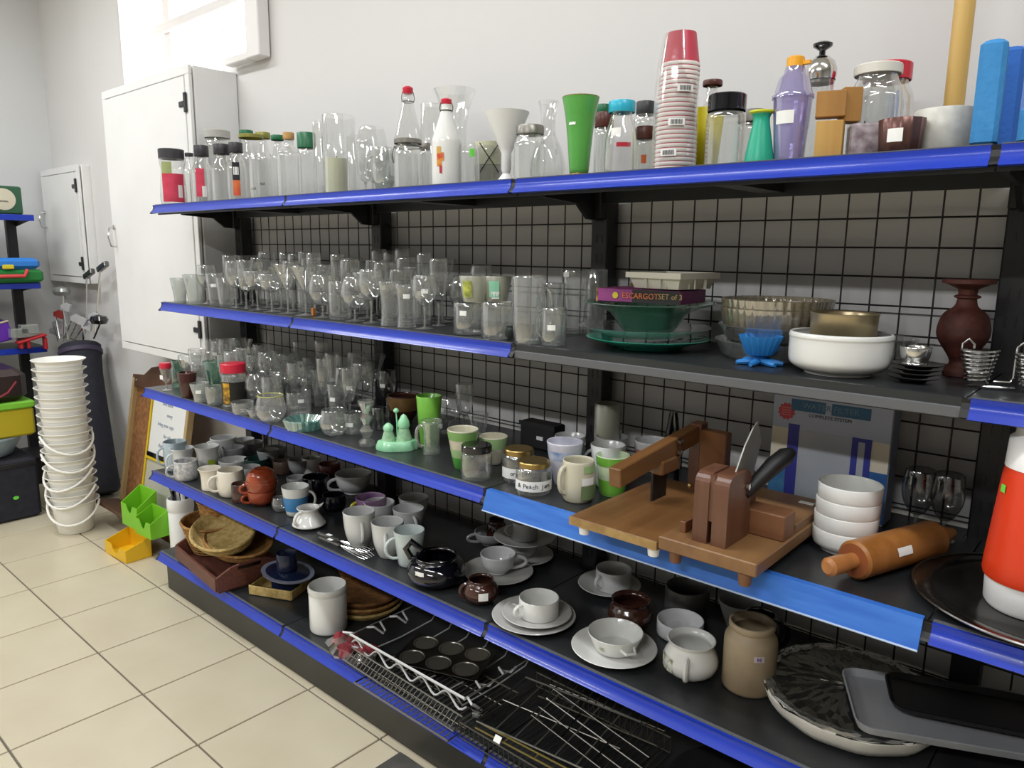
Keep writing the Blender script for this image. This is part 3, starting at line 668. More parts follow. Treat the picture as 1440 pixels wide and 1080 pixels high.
B().box((-.008, .004, (zz(165)+zz(128))/2 + .001), (.046, .026, zz(128)-zz(165)), bev=.001).build('middle_block', plank2, o, smooth=0)
B().box((.026, .016, (zz(170)+zz(121))/2), (.030, .030, zz(121)-zz(170)), Rz(.25), bev=.001).build('side_block', plank2, o, smooth=0)
sp = spoty(0, 1216, .16, 44, 172); o = thing('marbled_candle', 'square grey and white marbled wax candle block', 'candle', sp.loc, sp.ang(8))
B().box((0, 0, sp.H/2), (sp.R*1.8, sp.R*1.6, sp.H), bev=.003).build('wax_block', mat('marbled_wax', 'B9ADB2', .45, c2='7B6A70', scale=55), o, smooth=0)
B().tube([(0, 0, sp.H), (0, 0, sp.H+.006)], .001, 5).build('wick', ink_m, o)
sp = spoty(0, 1228, .21, 68, 84); o = jar(sp, 'big clear storage jar with white ribbed lid', mat('cream_lid', 'D9D5CA', .4), 'mason', lidh=.10, lidr=.90, ribs=True)
jar(spoty(0, 1240, .33, 72, 82), 'large clear jar with red lid behind the big storage jar', redcap, 'mason', lidh=.16, lidr=.86)
sp = spoty(0, 1270, .13, 60, 164); o = thing('fluted_tin', 'brown metallic fluted pudding tin with square white price label', 'tin', sp.loc)
B().lathe(vessel([(.84, 0), (.9, .03), (1, 1)], sp.R, sp.H, .0015), 56, flute=.03, nf=14).build('tin_body', mat('brown_tin', '6A4B45', .3, .6), o, smooth=50); price(o, sp.R*1.02, sp.H*.5, sp.ang(-105), .011, .010)
sp = spoty(0, 1330, .19, 80, 150); o = thing('round_baking_dish', 'round off white stoneware baking dish at the foot of the pole', 'dish', sp.loc)
B().lathe(vessel([(.93, 0), (.97, .05), (1, .5), (1, 1)], sp.R, sp.H, .005), 36).build('dish_body', mat('speckled_white', 'DCD9CF', .35, c2='CFCBC0', scale=80), o, smooth=50)
P0 = spoty(0, 1337, .36, 30, 150); o = thing('bamboo_pole', 'thick pale wooden pole standing upright behind the baking dish', 'pole', P0.loc)
B().lathe([(0, 0), (.0165, 0), (.0165, .9), (0, .9)], 18, Matrix.Shear('XY', 4, (0, 0)) ).build('pole', wood('pole_wood', 'D9B56C', 'CBA355', 2), o)
foam = mat('blue_foam', '3F8CC8', .85, c2='3784C0', scale=60, bump=.4, bscale=150); foam2 = mat('royal_foam', '2E66B8', .85, bump=.4, bscale=150); foam3 = mat('periwinkle_foam', '7DA0E6', .85, bump=.4, bscale=150)
for (u_, y_, w_, vt_, m_, lb) in ((1385, .12, 32, 56, foam, 'tall blue foam block at the third post, tallest of the foam blocks'), (1408, .21, 34, 66, foam2, 'darker blue foam block tucked just behind the tall one'), (1436, .30, 40, 62, foam3, 'pale periwinkle blue foam block behind the others'), (1445, .13, 22, 150, foam, 'low bright blue foam block past the end of the tall ones')):
    sp = spoty(0, u_, y_, w_, vt_); o = thing('foam_block', lb, 'foam block', sp.loc, .12, 'blue foam blocks')
    B().box((.004, 0, sp.H/2), (sp.R*2.05, .05 if y_ < .3 else .06, sp.H), bev=.006).build('foam', m_, o, smooth=0)

# ---------------------------------------------------------------- second shelf
S2 = 'second shelf'
rnd = random.Random(3)
KINDS = [
    ('clear stemmed wine glass', lambda sp: ('s', 'wine', .42)), ('clear balloon glass', lambda sp: ('s', 'balloon', .28)),
    ('slim champagne flute', lambda sp: ('s', 'flute', .34)), ('cone shaped cocktail glass', lambda sp: ('s', 'cone', .45)),
    ('shallow coupe glass', lambda sp: ('s', 'coupe', .50)), ('tapered clear tumbler', lambda sp: ('t', 'taper', 0)),
    ('straight clear tumbler', lambda sp: ('t', 'straight', 0)), ('waisted clear tumbler', lambda sp: ('t', 'hour', 0)), ('ribbed clear tumbler', lambda sp: ('r', 'straight', 0))]
ROWN = ['front row', 'second row', 'third row', 'back row']
def glassware(x, y, s, ki, R, H, row, shelfname, grp):
    sp = Spot(x, y, ZS[s] + .0008, R, H); desc, fn = KINDS[ki]; k, sh, st = fn(sp)
    stk = (rnd.choice((-60, -90, -120, -100)), rnd.uniform(.5, .75)) if rnd.random() < .42 else None
    where = '%s of the %s' % (ROWN[row], shelfname)
    if k == 's': o = stem_glass(sp, G_clear, sh, st, .72, where=where, desc=desc, sticker=stk, group=grp)
    else: o = tumbler(sp, G_clear, sh, where=where, desc=desc, sticker=stk, group=grp, flute=.025 if k == 'r' else 0, nf=12 if k == 'r' else 0)
    return o
def fill(s, x0, x1, rows, shelfname, grp, pattern, hmul=1.0, skip=()):
    for row, y in enumerate(rows):
        x = x0 + (row % 2)*.03; i = row*3
        while x < x1:
            ki = pattern[(i + rnd.randint(0, 2)) % len(pattern)]; i += 1
            R = {0: .036, 1: .041, 2: .026, 3: .045, 4: .044, 5: .034, 6: .032, 7: .033, 8: .034}[ki] * rnd.uniform(.92, 1.06)
            H = {0: .155, 1: .125, 2: .175, 3: .15, 4: .125, 5: .11, 6: .12, 7: .125, 8: .095}[ki] * rnd.uniform(.9, 1.08) * hmul * (1 + .06*row)
            cx = x + R; yy = y + rnd.uniform(-.004, .004)
            if not any(a < cx + R and cx - R < b and c < yy + R and yy - R < d for a, b, c, d in skip): glassware(cx, yy, s, ki, R, H, row, shelfname, grp)
            x += 2*R + rnd.uniform(.003, .010)
g2 = 'glassware crowded on the second shelf'
skip2 = [(1.46, 2.0, 0.0, .5)]
fill(1, .185, 1.46, (.150, .235, .318, .385), S2, g2, [0, 1, 0, 5, 2, 0, 4, 1, 3, 0, 6, 1, 2, 0, 7, 4], skip=skip2)
tumbler(spot(1, 254, 426, 24, 391, .7), G_frost, 'flute', 'frosted tapered tumbler at the very end of the second shelf', 'frosted tumblers')
tumbler(spot(1, 275, 428, 30, 386, .7), G_frost, 'flute', 'frosted tapered tumbler, second from the cabinet end, holding a white stick', 'frosted tumblers')
# bigger, separate pieces from the middle of the shelf
tumbler(spot(1, 661, 472, 46, 424), G_thick, 'straight', 'low ribbed tumbler below the yellow printed glass', flute=.03, nf=14, sticker=(-115, .7))
tumbler(spot(1, 700, 478, 46, 424), G_thick, 'straight', 'low ribbed tumbler below the mint printed glass', flute=.03, nf=14)
yel = mat('yellow_print', 'C9CF5A', .6, c2='55602E', scale=40); mint = mat('mint_print', '8FD0AE', .6); grey_fr = glass('grey_frost', (.7, .7, .66), .12, .3, body='A9A996', bodyf=.75)
for u_, lb, pm, a_ in ((663, 'frosted grey glass with yellow print stacked on the ribbed tumbler', yel, -120), (694, 'frosted grey glass with mint and white print on the ribbed tumbler', mint, -100)):
    q = spot(1, u_, 474, 44, 424); q2 = Spot(q.x, q.y + .01, ZS[1] + q.H + .003, q.R*.98, .062)
    o = tumbler(q2, grey_fr, 'taper', lb); label_patch(o, 'print', q2.R*.88, .012, .052, q2.ang(a_) - o.rotation_euler.z, .7, pm, R1=q2.R*.98)
    if pm is mint: label_patch(o, 'white_print', q2.R*.86, .008, .026, q2.ang(a_ + 5) - o.rotation_euler.z, .55, white_lab, R1=q2.R*.92)
o = tumbler(spot(1, 742, 485, 48, 388), G_thick, 'curve', 'tall heavy clear beer mug with thick base', ha=10)
o = tumbler(spot(1, 778, 487, 36, 432), G_thick, 'straight', 'small clear glass mug with handle and price sticker', ha=160, sticker=(-100, .5))
tumbler(spoty(1, 778, .30, 34, 398), G_thick, 'curve', 'clear glass tankard behind the small glass mug', ha=150)
tumbler(spot(1, 808, 470, 42, 380), G_clear, 'flute', 'tall ribbed clear vase with sticker near its rim', flute=.03, nf=10, sticker=(-130, .94), cat='vase', name='glass_vase')
tumbler(spoty(1, 838, .36, 30, 379), G_clear, 'straight', 'plain square clear vase by the second post', cat='vase', name='glass_vase')
sp = spot(1, 717, 476, 14, 458); mug(sp, 'tiny dark green glass cat shaped bottle stopper', mat('dark_green_glass', '3B463C', .2), 'round', cat='ornament', name='small_ornament')
o = thing('wooden_peg', 'small orange topped wooden peg lying among the glasses', 'peg', spot(1, 441, 444, 7, 428).loc)
B().box((0, 0, .012), (.010, .01, .024), bev=.001).build('peg_body', mat('peg_orange', 'C57A35', .6), o, smooth=0)
# green plates and glass bowl with boxes
sp = spot(1, 912, 500, 196, 476, .42); cx, cy = sp.x, sp.y; z = ZS[1] + .001
def flatplate(name, label, m, cx, cy, z, R, h, foot=.5, cat='plate', seg=48, sq=0, group=None):
    o = thing(name, label, cat, (cx, cy, z), 0, group)
    B().lathe([(0, 0), (R*foot, 0), (R*foot*1.08, h*.25), (R*.97, h*.85), (R, h*.97), (R*.985, h), (R*.94, h*.96), (R*foot, h*.4), (0, h*.36)], seg, sq=sq).build('plate_body', m, o, smooth=40); return o
R1 = 98*proj((cx, cy, z))[2]; R1 = min(R1, .155)
cy = .085 + R1 + .015; cx = spoty(1, 912, cy, 10, 400).x
flatplate('green_plate', 'large teal green glass plate at the bottom of the stack', G_teal, cx, cy, z, R1*.92, .024, .55)
flatplate('glass_platter', 'wide clear glass platter lying on the teal plate', G_clear, cx - .01, cy, z + .026, R1*.99, .022, .6)
o = thing('glass_bowl', 'green tinted flared glass bowl carrying the snail set box', 'bowl', (cx, cy, z + .037))
B().lathe([(0, 0), (.055, 0), (.06, .004), (.085, .040), (.11, .052), (R1*.97, .062), (R1*.97, .064), (.10, .056), (.05, .006), (0, .005)], 44).build('bowl_body', G_green, o, smooth=40)
zb_ = z + .037 + .0645
o = thing('escargot_box', 'pink and black cardboard escargot set box lying flat', 'box', (cx + .0, cy + .005, zb_), math.radians(4))
B().box((0, 0, .014), (.20, .13, .028), bev=.001).build('box_body', mat('pink_card', 'A84A92', .5, c2='74305E', scale=9), o, smooth=0)
B().box((.044, -.0655, .014), (.110, .0012, .027)).build('black_panel', mat('black_card', '1B1618', .5), o, smooth=0)
B().box((-.0985, 0, .014), (.004, .131, .0285)).build('patterned_end', mat('patterned_card', '3A2B1C', .5, c2='D8A94A', scale=40), o, smooth=0)
text(o, 'ESCARGOT', .017, (-.012+.02, -.0668, .014), (PI/2, 0, 0), mat('orange_ink', 'D9763A', .6))
text(o, 'SET of 3', .016, (.078, -.0668, .015), (PI/2, 0, 0), mat('tan_ink', 'B99A62', .6))
B().lathe([(0, 0), (.007, 0), (.007, .001), (0, .001)], 16, T(-.052, -.0656, .014) @ Rx(PI/2)).build('yellow_badge', mat('yellow_badge', 'D9C23A', .6), o)
o = thing('dark_box', 'thin black and yellow carton under the back edge of the snail box', 'box', (cx - .045, cy + .085, zb_), math.radians(6))
B().box((0, 0, .018), (.10, .03, .036), bev=.001).build('box_body', mat('black_yellow_card', '1E1B12', .5, c2='A6A03A', scale=22), o, smooth=0)
o = thing('plastic_tray', 'off white ribbed plastic tray on top of the escargot box', 'tray', (cx + .048, cy + .012, zb_ + .029), math.radians(38))
tr = mat('offwhite_plastic', 'D5D0C2', .4)
B().lathe([(0, .002), (.060, .002), (.068, .024), (.075, .024), (.075, .036), (.071, .036), (.071, .028), (.058, .006), (0, .005)], 64, Rz(PI/4)@Matrix.Diagonal((1, 1, 1, 1)), sq=.85, flute=.0).build('tray_body', tr, o, smooth=30)
ribs_ = B()
for k in range(7):
    for s in (-1, 1): ribs_.box((s*.0625, -.036 + k*.012, .013), (.006, .003, .020)).box((-.036 + k*.012, s*.0625, .013), (.003, .006, .020))
tag(ribs_.build('ribs', tr, o, smooth=0), kind='stuff')
# fluted pie dishes
fx = spoty(1, 1090, .30, 10, 400).x
GP = glass('fluted_amber_glass', (.84, .81, .74), .35, .08, body='C9BDA2', bodyf=.42)
for k, (zz_, RR, hh, m_, lb) in enumerate(((0, .118, .035, G_clear, 'wide clear glass oven dish under the fluted pie dishes'), (.036, .112, .03, G_clear, 'clear glass dish in the middle of the oven dish stack'), (.060, .108, .040, GP, 'lower fluted amber tinted glass pie dish'), (.072, .108, .046, GP, 'upper fluted amber tinted glass pie dish'))):
    o = thing('glass_dish', lb, 'dish', (fx, .300, z + zz_), 0, 'stacked glass oven dishes')
    B().lathe([(0, 0), (RR*(.8 if k < 2 else .88), 0), (RR*(.86 if k < 2 else .93), .004), (RR, hh), (RR*.99, hh + .001), (RR*.84, .006), (0, .004)], 160 if k > 1 else 44, flute=.014 if k > 1 else 0, nf=40 if k > 1 else 0).build('dish_body', m_, o, smooth=50)
# blue silicone cup on feet
sil = mat('blue_silicone', '2D84CE', .5, c2='2A7CC6', scale=20)
sp = spot(1, 1067, 516, 60, 473, .9); o = thing('silicone_cake_cup', 'bright blue fluted silicone cake cup standing on splayed feet', 'cake cup', sp.loc)
R, H = sp.R*.98, sp.H*1.12
B().lathe([(0, H*.33), (R*.58, H*.34), (R*.66, H*.40), (R, H), (R*.96, H), (R*.6, H*.42), (0, H*.40)], 60, flute=.035, nf=20).build('fluted_cup', sil, o, smooth=40)
for k, a in enumerate((200, 250, 310, 350, 60, 130)):
    aa = sp.ang(a); B().tube([(0, 0, H*.35), (math.cos(aa)*R*.25, math.sin(aa)*R*.25, H*.12), (math.cos(aa)*R*.75, math.sin(aa)*R*.75, .005), (math.cos(aa)*R*1.1, math.sin(aa)*R*1.1, .004)], [.008, .007, .006, .004], 8).build('foot', sil, o)
sp = spot(1, 1177, 531, 134, 462, .7); o = mug(sp, 'large plain white bowl holding a gold tin', white_m, 'potbowl', cat='bowl', t=.005, name='white_bowl', seg=44)
q = Spot(sp.x + .002, sp.y + .004, ZS[1] + .032, 44*proj(sp.loc)[2], 0); q.H = height((q.x, q.y, q.z), q.R, 437)
o = thing('gold_tin', 'round pale gold baking tin sitting inside the white bowl', 'tin', (q.x, q.y, q.z))
B().lathe(vessel([(.9, 0), (.95, .03), (1, .95), (1.03, 1)], q.R, q.H, .002), 40).build('tin_body', mat('pale_gold', 'B5A583', .3, .75), o, smooth=50)
flatplate('glass_dish', 'clear round glass dish behind the white bowl', G_clear, spoty(1, 1235, .33, 10, 400).x, .33, z, .07, .055, .7, 'dish')
# steel egg cups
sp = spot(1, 1283, 540, 84, 520, .6)
for k in range(4):
    flatplate('steel_saucer', 'shallow stainless steel saucer, %s from the bottom of the stack' % ORD[k], steel_m, sp.x + .002*k, sp.y, z + k*.0075, .040, .009, .5, 'saucer', 36, group='stacked stainless steel saucers')
o = thing('steel_egg_cup', 'stainless steel egg cup on top of the stacked saucers', 'egg cup', (sp.x, sp.y - .002, z + 4*.0075 + .0005)); B().lathe(vessel([(.85, 0), (.8, .1), (.95, .5), (1, 1)], .024, .028, .001, smooth=2), 28).build('cup_body', chrome_m, o, smooth=50)
dw = mat('carved_wood', '48231B', .65, c2='63332A', scale=45, bump=.9, bscale=60)
sp = spoty(1, 1353, .315, 66, 392); o = thing('carved_wooden_vase', 'dark reddish carved wooden vase with round belly and flat flared mouth', 'vase', sp.loc)
R, H = sp.R, sp.H
B().lathe([(0, 0)] + [(r*R, zz_*H) for r, zz_ in smooth_prof([(.62, 0), (.58, .06), (.40, .14), (.60, .24), (.95, .38), (1.0, .50), (.82, .64), (.45, .72), (.36, .80)], 4)] + [(.36*R, .80*H), (.50*R, .815*H), (.50*R, .83*H), (.34*R, .845*H), (.38*R, .90*H), (.80*R, .95*H), (1.0*R, .96*H), (1.0*R, 1.0*H), (.7*R, 1.0*H), (.30*R, .93*H), (0, .9*H)], 32).build('vase_body', dw, o, smooth=50)
def spiral_holder(u_, vb_, label, seed=0):
    sp = spot(1, u_, vb_, 46, 500, .8); o = thing('spiral_egg_holder', label, 'egg holder', sp.loc); R = sp.R; H = .062
    pts = [(R*(.6 + .4*k/96)*math.cos(k*2*PI/12), R*(.6 + .4*k/96)*math.sin(k*2*PI/12), .010 + (H - .010)*k/96) for k in range(97)]
    B().tube(pts, .0021, 6).build('wire_coil', chrome_m, o)
    a = sp.ang(10)
    B().tube([(R*.5*math.cos(sp.ang(200)), R*.5*math.sin(sp.ang(200)), .003), (math.cos(a)*R*.9, math.sin(a)*R*.9, .003), (math.cos(a)*R*2.0, math.sin(a)*R*2.0, .003)], .0022, 6).tube([(math.cos(a)*R*.9, math.sin(a)*R*.9, .012), (math.cos(a)*R*1.75, math.sin(a)*R*1.75, .012), (math.cos(a)*R*1.9, math.sin(a)*R*1.9, .020), (math.cos(a)*R*1.9, math.sin(a)*R*1.9, H + .004), (math.cos(a)*R*2.1, math.sin(a)*R*2.1, H + .012), (math.cos(a)*R*2.4, math.sin(a)*R*2.4, H + .008), (math.cos(a)*R*2.3, math.sin(a)*R*2.3, H*.7), (math.cos(a)*R*2.6, math.sin(a)*R*2.6, H*.45)], .0018, 6).build('wire_frame', chrome_m, o)
    b = sp.ang(175)
    B().tube([(math.cos(b)*R*.9, math.sin(b)*R*.9, H*.95), (math.cos(b)*R*.9, math.sin(b)*R*.9, H*1.12), (math.cos(b)*R*.6, math.sin(b)*R*.6, H*1.25), (math.cos(b)*R*.3, math.sin(b)*R*.3, H*1.12), (math.cos(b)*R*.3, math.sin(b)*R*.3, H)], .002, 6).build('wire_loop', chrome_m, o)
    return o
spiral_holder(1371, 548, 'chrome spiral wire egg holder in front of the carved vase')
spiral_holder(1448, 556, 'second chrome spiral wire egg holder, past the third post')

# ---------------------------------------------------------------- third shelf
S3 = 'third shelf'
g3 = 'glassware crowded on the third shelf'
rnd = random.Random(11)
sp = spot(2, 235, 550, 16, 509); o = stem_glass(Spot(sp.x, sp.y, sp.z, sp.R, sp.H*.8), G_clear, 'tulip', .35, .8, 'tiny glass topped with a red stopper at the cabinet end of the third shelf')
B().lathe([(0, sp.H*.78), (sp.R*.9, sp.H*.78), (sp.R*1.05, sp.H*.9), (sp.R*.9, sp.H), (0, sp.H)], 16).build('red_stopper', redcap, o); price(o, sp.R*1.0, sp.H*.5, sp.ang(-140), .008, .008)
tumbler(spot(2, 252, 545, 18, 506), G_green, 'straight', 'narrow green tinted tumbler beside the red stoppered glass')
sp = spot(2, 265, 561, 26, 522); mug(sp, 'square dark brown glass candle holder near the cabinet end', mat('brown_glass', '43201A', .12, coat=.4), 'taper', cat='candle holder', name='candle_holder')
tumbler(spot(2, 281, 556, 24, 490), G_clear, 'flute', 'tall clear tumbler behind the brown candle holder')
tumbler(spot(2, 303, 556, 30, 506), G_green, 'flute', 'tall green tinted tumbler behind the clear candle cups')
tumbler(spot(2, 282, 567, 26, 537), G_frost, 'flute', 'frosted small cup with dot sticker beside the brown candle holder', sticker=(-100, .6))
tumbler(spot(2, 302, 571, 24, 541), G_thick, 'curve', 'small thick based clear cup in front of the green tumbler')
sp = spot(2, 331, 575, 34, 508); o = jar(sp, 'spice jar with bright red lid and dark sunflower label', redcap, 'square', lidh=.20, lidr=1.0)
label_patch(o, 'dark_label', sp.R + .0008, sp.H*.10, sp.H*.60, sp.ang(-90), 2.4, mat('black_label', '1C1A14', .5)); label_patch(o, 'yellow_flower', sp.R + .0016, sp.H*.12, sp.H*.58, sp.ang(-128), .6, mat('sunflower_print', 'D9A52C', .5, c2='5A4418', scale=60))
tumbler(spot(2, 342, 585, 32, 562), G_clear, 'curve', 'low clear dessert bowl in front of the spice jar')
tumbler(spot(2, 360, 590, 26, 572), G_clear, 'flute', 'very low clear dish beside the yellow rimmed bowl')
yrim = mat('yellow_green_rim', 'B9BE5C', .4)
tumbler(spot(2, 382, 597, 42, 552), G_clear, 'ball', 'rounded clear bowl with yellow green rim on the third shelf', rim=yrim)
tumbler(spot(2, 421, 588, 34, 548), G_clear, 'straight', 'wide straight clear tumbler with two stickers beside the yellow rimmed bowl', sticker=(-80, .7))
sp = spot(2, 428, 608, 56, 582, .9); o = thing('crystal_ashtray', 'round aqua tinted cut crystal ashtray near the shelf joint', 'ashtray', sp.loc)
B().lathe([(0, 0), (sp.R*.85, 0), (sp.R, sp.H*.9), (sp.R*.93, sp.H), (sp.R*.6, sp.H*.4), (0, sp.H*.35)], 64, flute=.03, nf=18).build('dish_body', glass('aqua_glass', (.6, .85, .8), .35, .08, body='8FC4B8', bodyf=.3), o, smooth=25)
tumbler(spot(2, 470, 616, 40, 572), G_thick, 'ball', 'round thick clear sugar bowl behind the crystal candlestick', rim=None)
tumbler(spot(2, 497, 612, 26, 578), G_thick, 'straight', 'small clear tumbler with sticker beside the sugar bowl', sticker=(-110, .5))
sp = spot(2, 516, 629, 24, 560); o = thing('crystal_candlestick', 'short cut crystal candlestick at the front edge beside the mint jars', 'candlestick', sp.loc)
B().lathe([(0, 0), (sp.R, 0), (sp.R, sp.H*.08), (sp.R*.4, sp.H*.16), (sp.R*.8, sp.H*.32), (sp.R*.35, sp.H*.45), (sp.R*.75, sp.H*.62), (sp.R*.45, sp.H*.72), (sp.R*.95, sp.H*.95), (sp.R*.9, sp.H), (0, sp.H*.95)], 8).build('crystal_body', G_thick, o, smooth=0)
tumbler(spot(2, 536, 606, 26, 570), G_smoke, 'straight', 'small smoked tumbler behind the crystal candlestick')
stem_glass(spot(2, 545, 588, 26, 519), G_smoke, 'wine', .4, .7, 'smoked wine goblet with sticker in front of the second post', sticker=(-120, .7))
# fill the rest of the glasses behind
skip3 = []
for ch in [o for o in COL.objects if o.parent is None and o.get('category') and abs(o.location.z - ZS[2] - .0008) < .002]: skip3.append((ch.location.x - .020, ch.location.x + .020, ch.location.y - .020, ch.location.y + .020))
fill(2, .02, 1.02, (.10, .185, .27, .355), S3, g3, [0, 3, 1, 4, 0, 5, 2, 1, 6, 0], skip=skip3)
# mint green salt and pepper set
mintc = mat('mint_ceramic', '8FD9A8', .3, c2='A9E2B8', scale=60, coat=.3); mintc2 = mat('speckled_mint', 'A6CFA4', .3, c2='8BB692', scale=70)
sp = spot(2, 559, 637, 58, 600, .75); a = sp.ang(0); o = thing('mint_condiment_set', 'speckled mint green ceramic tray holding two cone jars with domed tops', 'condiment set', sp.loc, a)
R = sp.R
B().lathe([(0, 0), (R*.98, 0), (R*1.0, .008), (R*.9, .024), (R*.8, .026), (0, .020)], 36, Matrix.Diagonal((1, .62, 1, 1)), flute=.04, nf=6).build('tray', mintc, o, smooth=50)
for (px, py, rr, hh, sc_) in ((-R*.42, 0, R*.36, .052, .8), (R*.32, -.002, R*.42, .060, 1.1)):
    B().lathe([(rr, .02), (rr*.9, .03), (rr*.55, hh), (0, hh)], 22, T(px, py, 0)).build('cone_jar', mintc2, o, smooth=50)
    B().lathe([(rr*.62, hh), (rr*.70, hh + .006), (rr*.62, hh + .016*sc_), (rr*.30, hh + .024*sc_ + .006*(sc_ > 1)), (0, hh + .027*sc_ + .008*(sc_ > 1))], 20, T(px, py, 0)).build('domed_top', mintc, o, smooth=60)
B().tube([(0, .004, .02), (0, .006, .07), (-.002, .008, .098)], .002, 6).lathe([(0, -.007), (.006, -.004), (.008, 0), (.006, .005), (0, .008)], 14, T(-.002, .008, .104)).build('knobbed_spoon', mintc, o)
mug(spot(2, 568, 600, 46, 551), 'dark brown glazed bowl with tan outside behind the mint condiment set', brownc_m, 'cup', cat='bowl', name='brown_bowl', band=((.5, .97, mat('tan_glaze', '8A6A40', .3, c2='6B4E2E', scale=20)),))
lime = mat('lime_ceramic', '6FB03C', .3, c2='78BA44', scale=20, coat=.3)
mug(spot(2, 604, 632, 36, 553), 'plain bright lime green tall beaker behind the clear beer mug', lime, 'taper', cat='beaker', name='green_beaker')
tumbler(spot(2, 607, 641, 30, 588), G_thick, 'hour', 'clear glass beer mug with handle before the lime beaker', ha=175, sticker=(-20, .85))
stem_glass(spot(2, 632, 612, 36, 555), G_clear, 'balloon', .3, .7, 'round clear balloon glass beside the lime beaker', sticker=(-130, .7))
stem_glass(spot(2, 653, 612, 28, 537), G_clear, 'flute', .35, .7, 'slender clear flute standing behind the green striped beaker')
tumbler(spot(2, 672, 618, 30, 578), G_clear, 'taper', 'clear tumbler with etched leaves behind the striped beakers')
# beakers, jars and mugs
sage = mat('sage_band', '7DA860', .3); grn = mat('grass_band', '4F9A3E', .3); beige = mat('beige_ceramic', 'C9C4AE', .25, coat=.3); palegr = mat('pale_green_band', '9DBF85', .3)
mug(spot(2, 651, 662, 44, 598, .75), 'tall beige beaker with green bands behind the black lidded jar', beige, 'bigtaper', cat='beaker', name='striped_beaker', band=((.76, .98, sage), (.30, .52, palegr), (.0, .30, grn)))
mug(spot(2, 694, 656, 40, 608, .8), 'pale green and white beaker, dim, behind the black lidded jar', beige, 'bigtaper', cat='beaker', name='striped_beaker', band=((.6, .98, palegr),))
sp = spot(2, 670, 677, 44, 619); o = jar(sp, 'empty clear jar with domed black lid near the front edge', blackc_m, 'jam', lidh=.20, lidr=.98)
label_patch(o, 'lid_sticker', sp.R*.2, sp.H + .0002, sp.H + .0006, 0, 6, sticker_m, R1=.001) if False else None
def jam_jar(sp, label, words_):
    o = jar(sp, label, gold_m, 'jam', lidh=.17, lidr=.90)
    label_patch(o, 'paper_label', sp.R + .0008, sp.H*.13, sp.H*.46, sp.ang(-90), 2.5, white_lab)
    n = len(words_)
    for i, c_ in enumerate(words_):
        a = sp.ang(-90) + (i - (n-1)/2)*.165
        text(o, c_, .0145, ((sp.R + .0016)*math.cos(a), (sp.R + .0016)*math.sin(a), sp.H*.30 + .001*math.sin(i*2.1)), (PI/2, 0, a + PI/2), ink_m)
    return o
jam_jar(spot(2, 729, 680, 46, 624), 'clear jar with gold lid and handwritten label, the rear of two', 'orange')
jam_jar(spot(2, 750, 698, 51, 640), 'clear jar with gold lid handwritten peach jam, the front of two', '& Peach Jam')
o = thing('black_case', 'black square case with white price tag standing against the wire back', 'case', onZ(763, 640, ZS[2] + .001)); c0 = spoty(2, 763, .36, 66, 586); o.location = c0.loc
B().box((0, 0, c0.H/2), (c0.R*1.9, .05, c0.H), bev=.004).build('case_body', mat('black_leatherette', '141416', .5, bump=.2), o, smooth=0)
B().box((0, -.026, c0.H*.92), (c0.R*1.92, .004, .012)).build('case_flap', mat('black_trim', '1D1D20', .4), o, smooth=0)
B().box((.012, -.0265, c0.H*.45), (.022, .002, .010)).build('price_sticker', sticker_m, o, smooth=0)
mug(spot(2, 793, 686, 51, 614, .72), 'tall tapered white mug with blue and purple print behind the jars', mat('violet_white', 'CFCFDC', .2, coat=.3), 'bigtaper', None, band=((.62, .82, mat('blue_print', '6C8FC4', .4, c2='D5D8E4', scale=30)),), name='tapered_mug')
mug(spot(2, 801, 655, 44, 607), 'grey white mug behind the violet tapered mug', cool_m, 'taper')
mug(spot(2, 859, 665, 46, 608), 'wide grey mug standing behind the green mug', grey_m, 'taper', 300)
mug(spot(2, 853, 690, 49, 619), 'white mug with curled handle between the beige and green mugs', cool_m, 'taper', 160)
olive = mat('dark_green_patch', '6F8158', .3, c2='7C8E66', scale=20)
sp = spot(2, 812, 710, 48, 640); o = mug(sp, 'beige mug with green colour blocks and long handle beside the slicer', beige, 'barrel', 215, out=.42, hz=(.22, .88), ht=.0055, sticker=(-55, .56, .015, .008))
label_patch(o, 'green_block', sp.R*.985, sp.H*.10, sp.H*.45, sp.ang(-42), 1.3, olive, R1=sp.R*1.0 + .0006); label_patch(o, 'green_block', sp.R*.985, sp.H*.76, sp.H*.93, sp.ang(-42), 1.0, palegr, R1=sp.R*.955)
for i, z_ in enumerate(()): pass
mug(spot(2, 860, 702, 48, 633), 'bright green and white striped mug beside the wooden slicer bar', mat('mint_white', 'BFD0AC', .25, coat=.3), 'taper', None, band=((.78, .99, lime), (.0, .42, lime)), sticker=(-75, .55, .016, .008))
mug(spot(2, 915, 668, 50, 613), 'white bowl shaped mug with red flowers behind the slicer arm', cool_m, 'cup', band=((.55, .75, mat('red_flower_print', 'B84A55', .4, c2='C9CBCB', scale=40)),))
tumbler(spoty(2, 853, .34, 36, 564), grey_fr, 'straight', 'tall grey misted vase on the third shelf by the second post', cat='vase', name='glass_vase')
kn = thing('black_tongs', 'black plastic tongs standing upright behind the slicer arm', 'tongs', spoty(2, 944, .30, 20, 577).loc); q = spoty(2, 944, .30, 22, 577)
for s in (-1, 1): B().tube([(s*.014, 0, .004), (s*.011, 0, q.H*.6), (s*.002, 0, q.H)], [.006, .008, .007], 8, M=Rz(q.ang(0))).build('arm', blackc_m, kn)

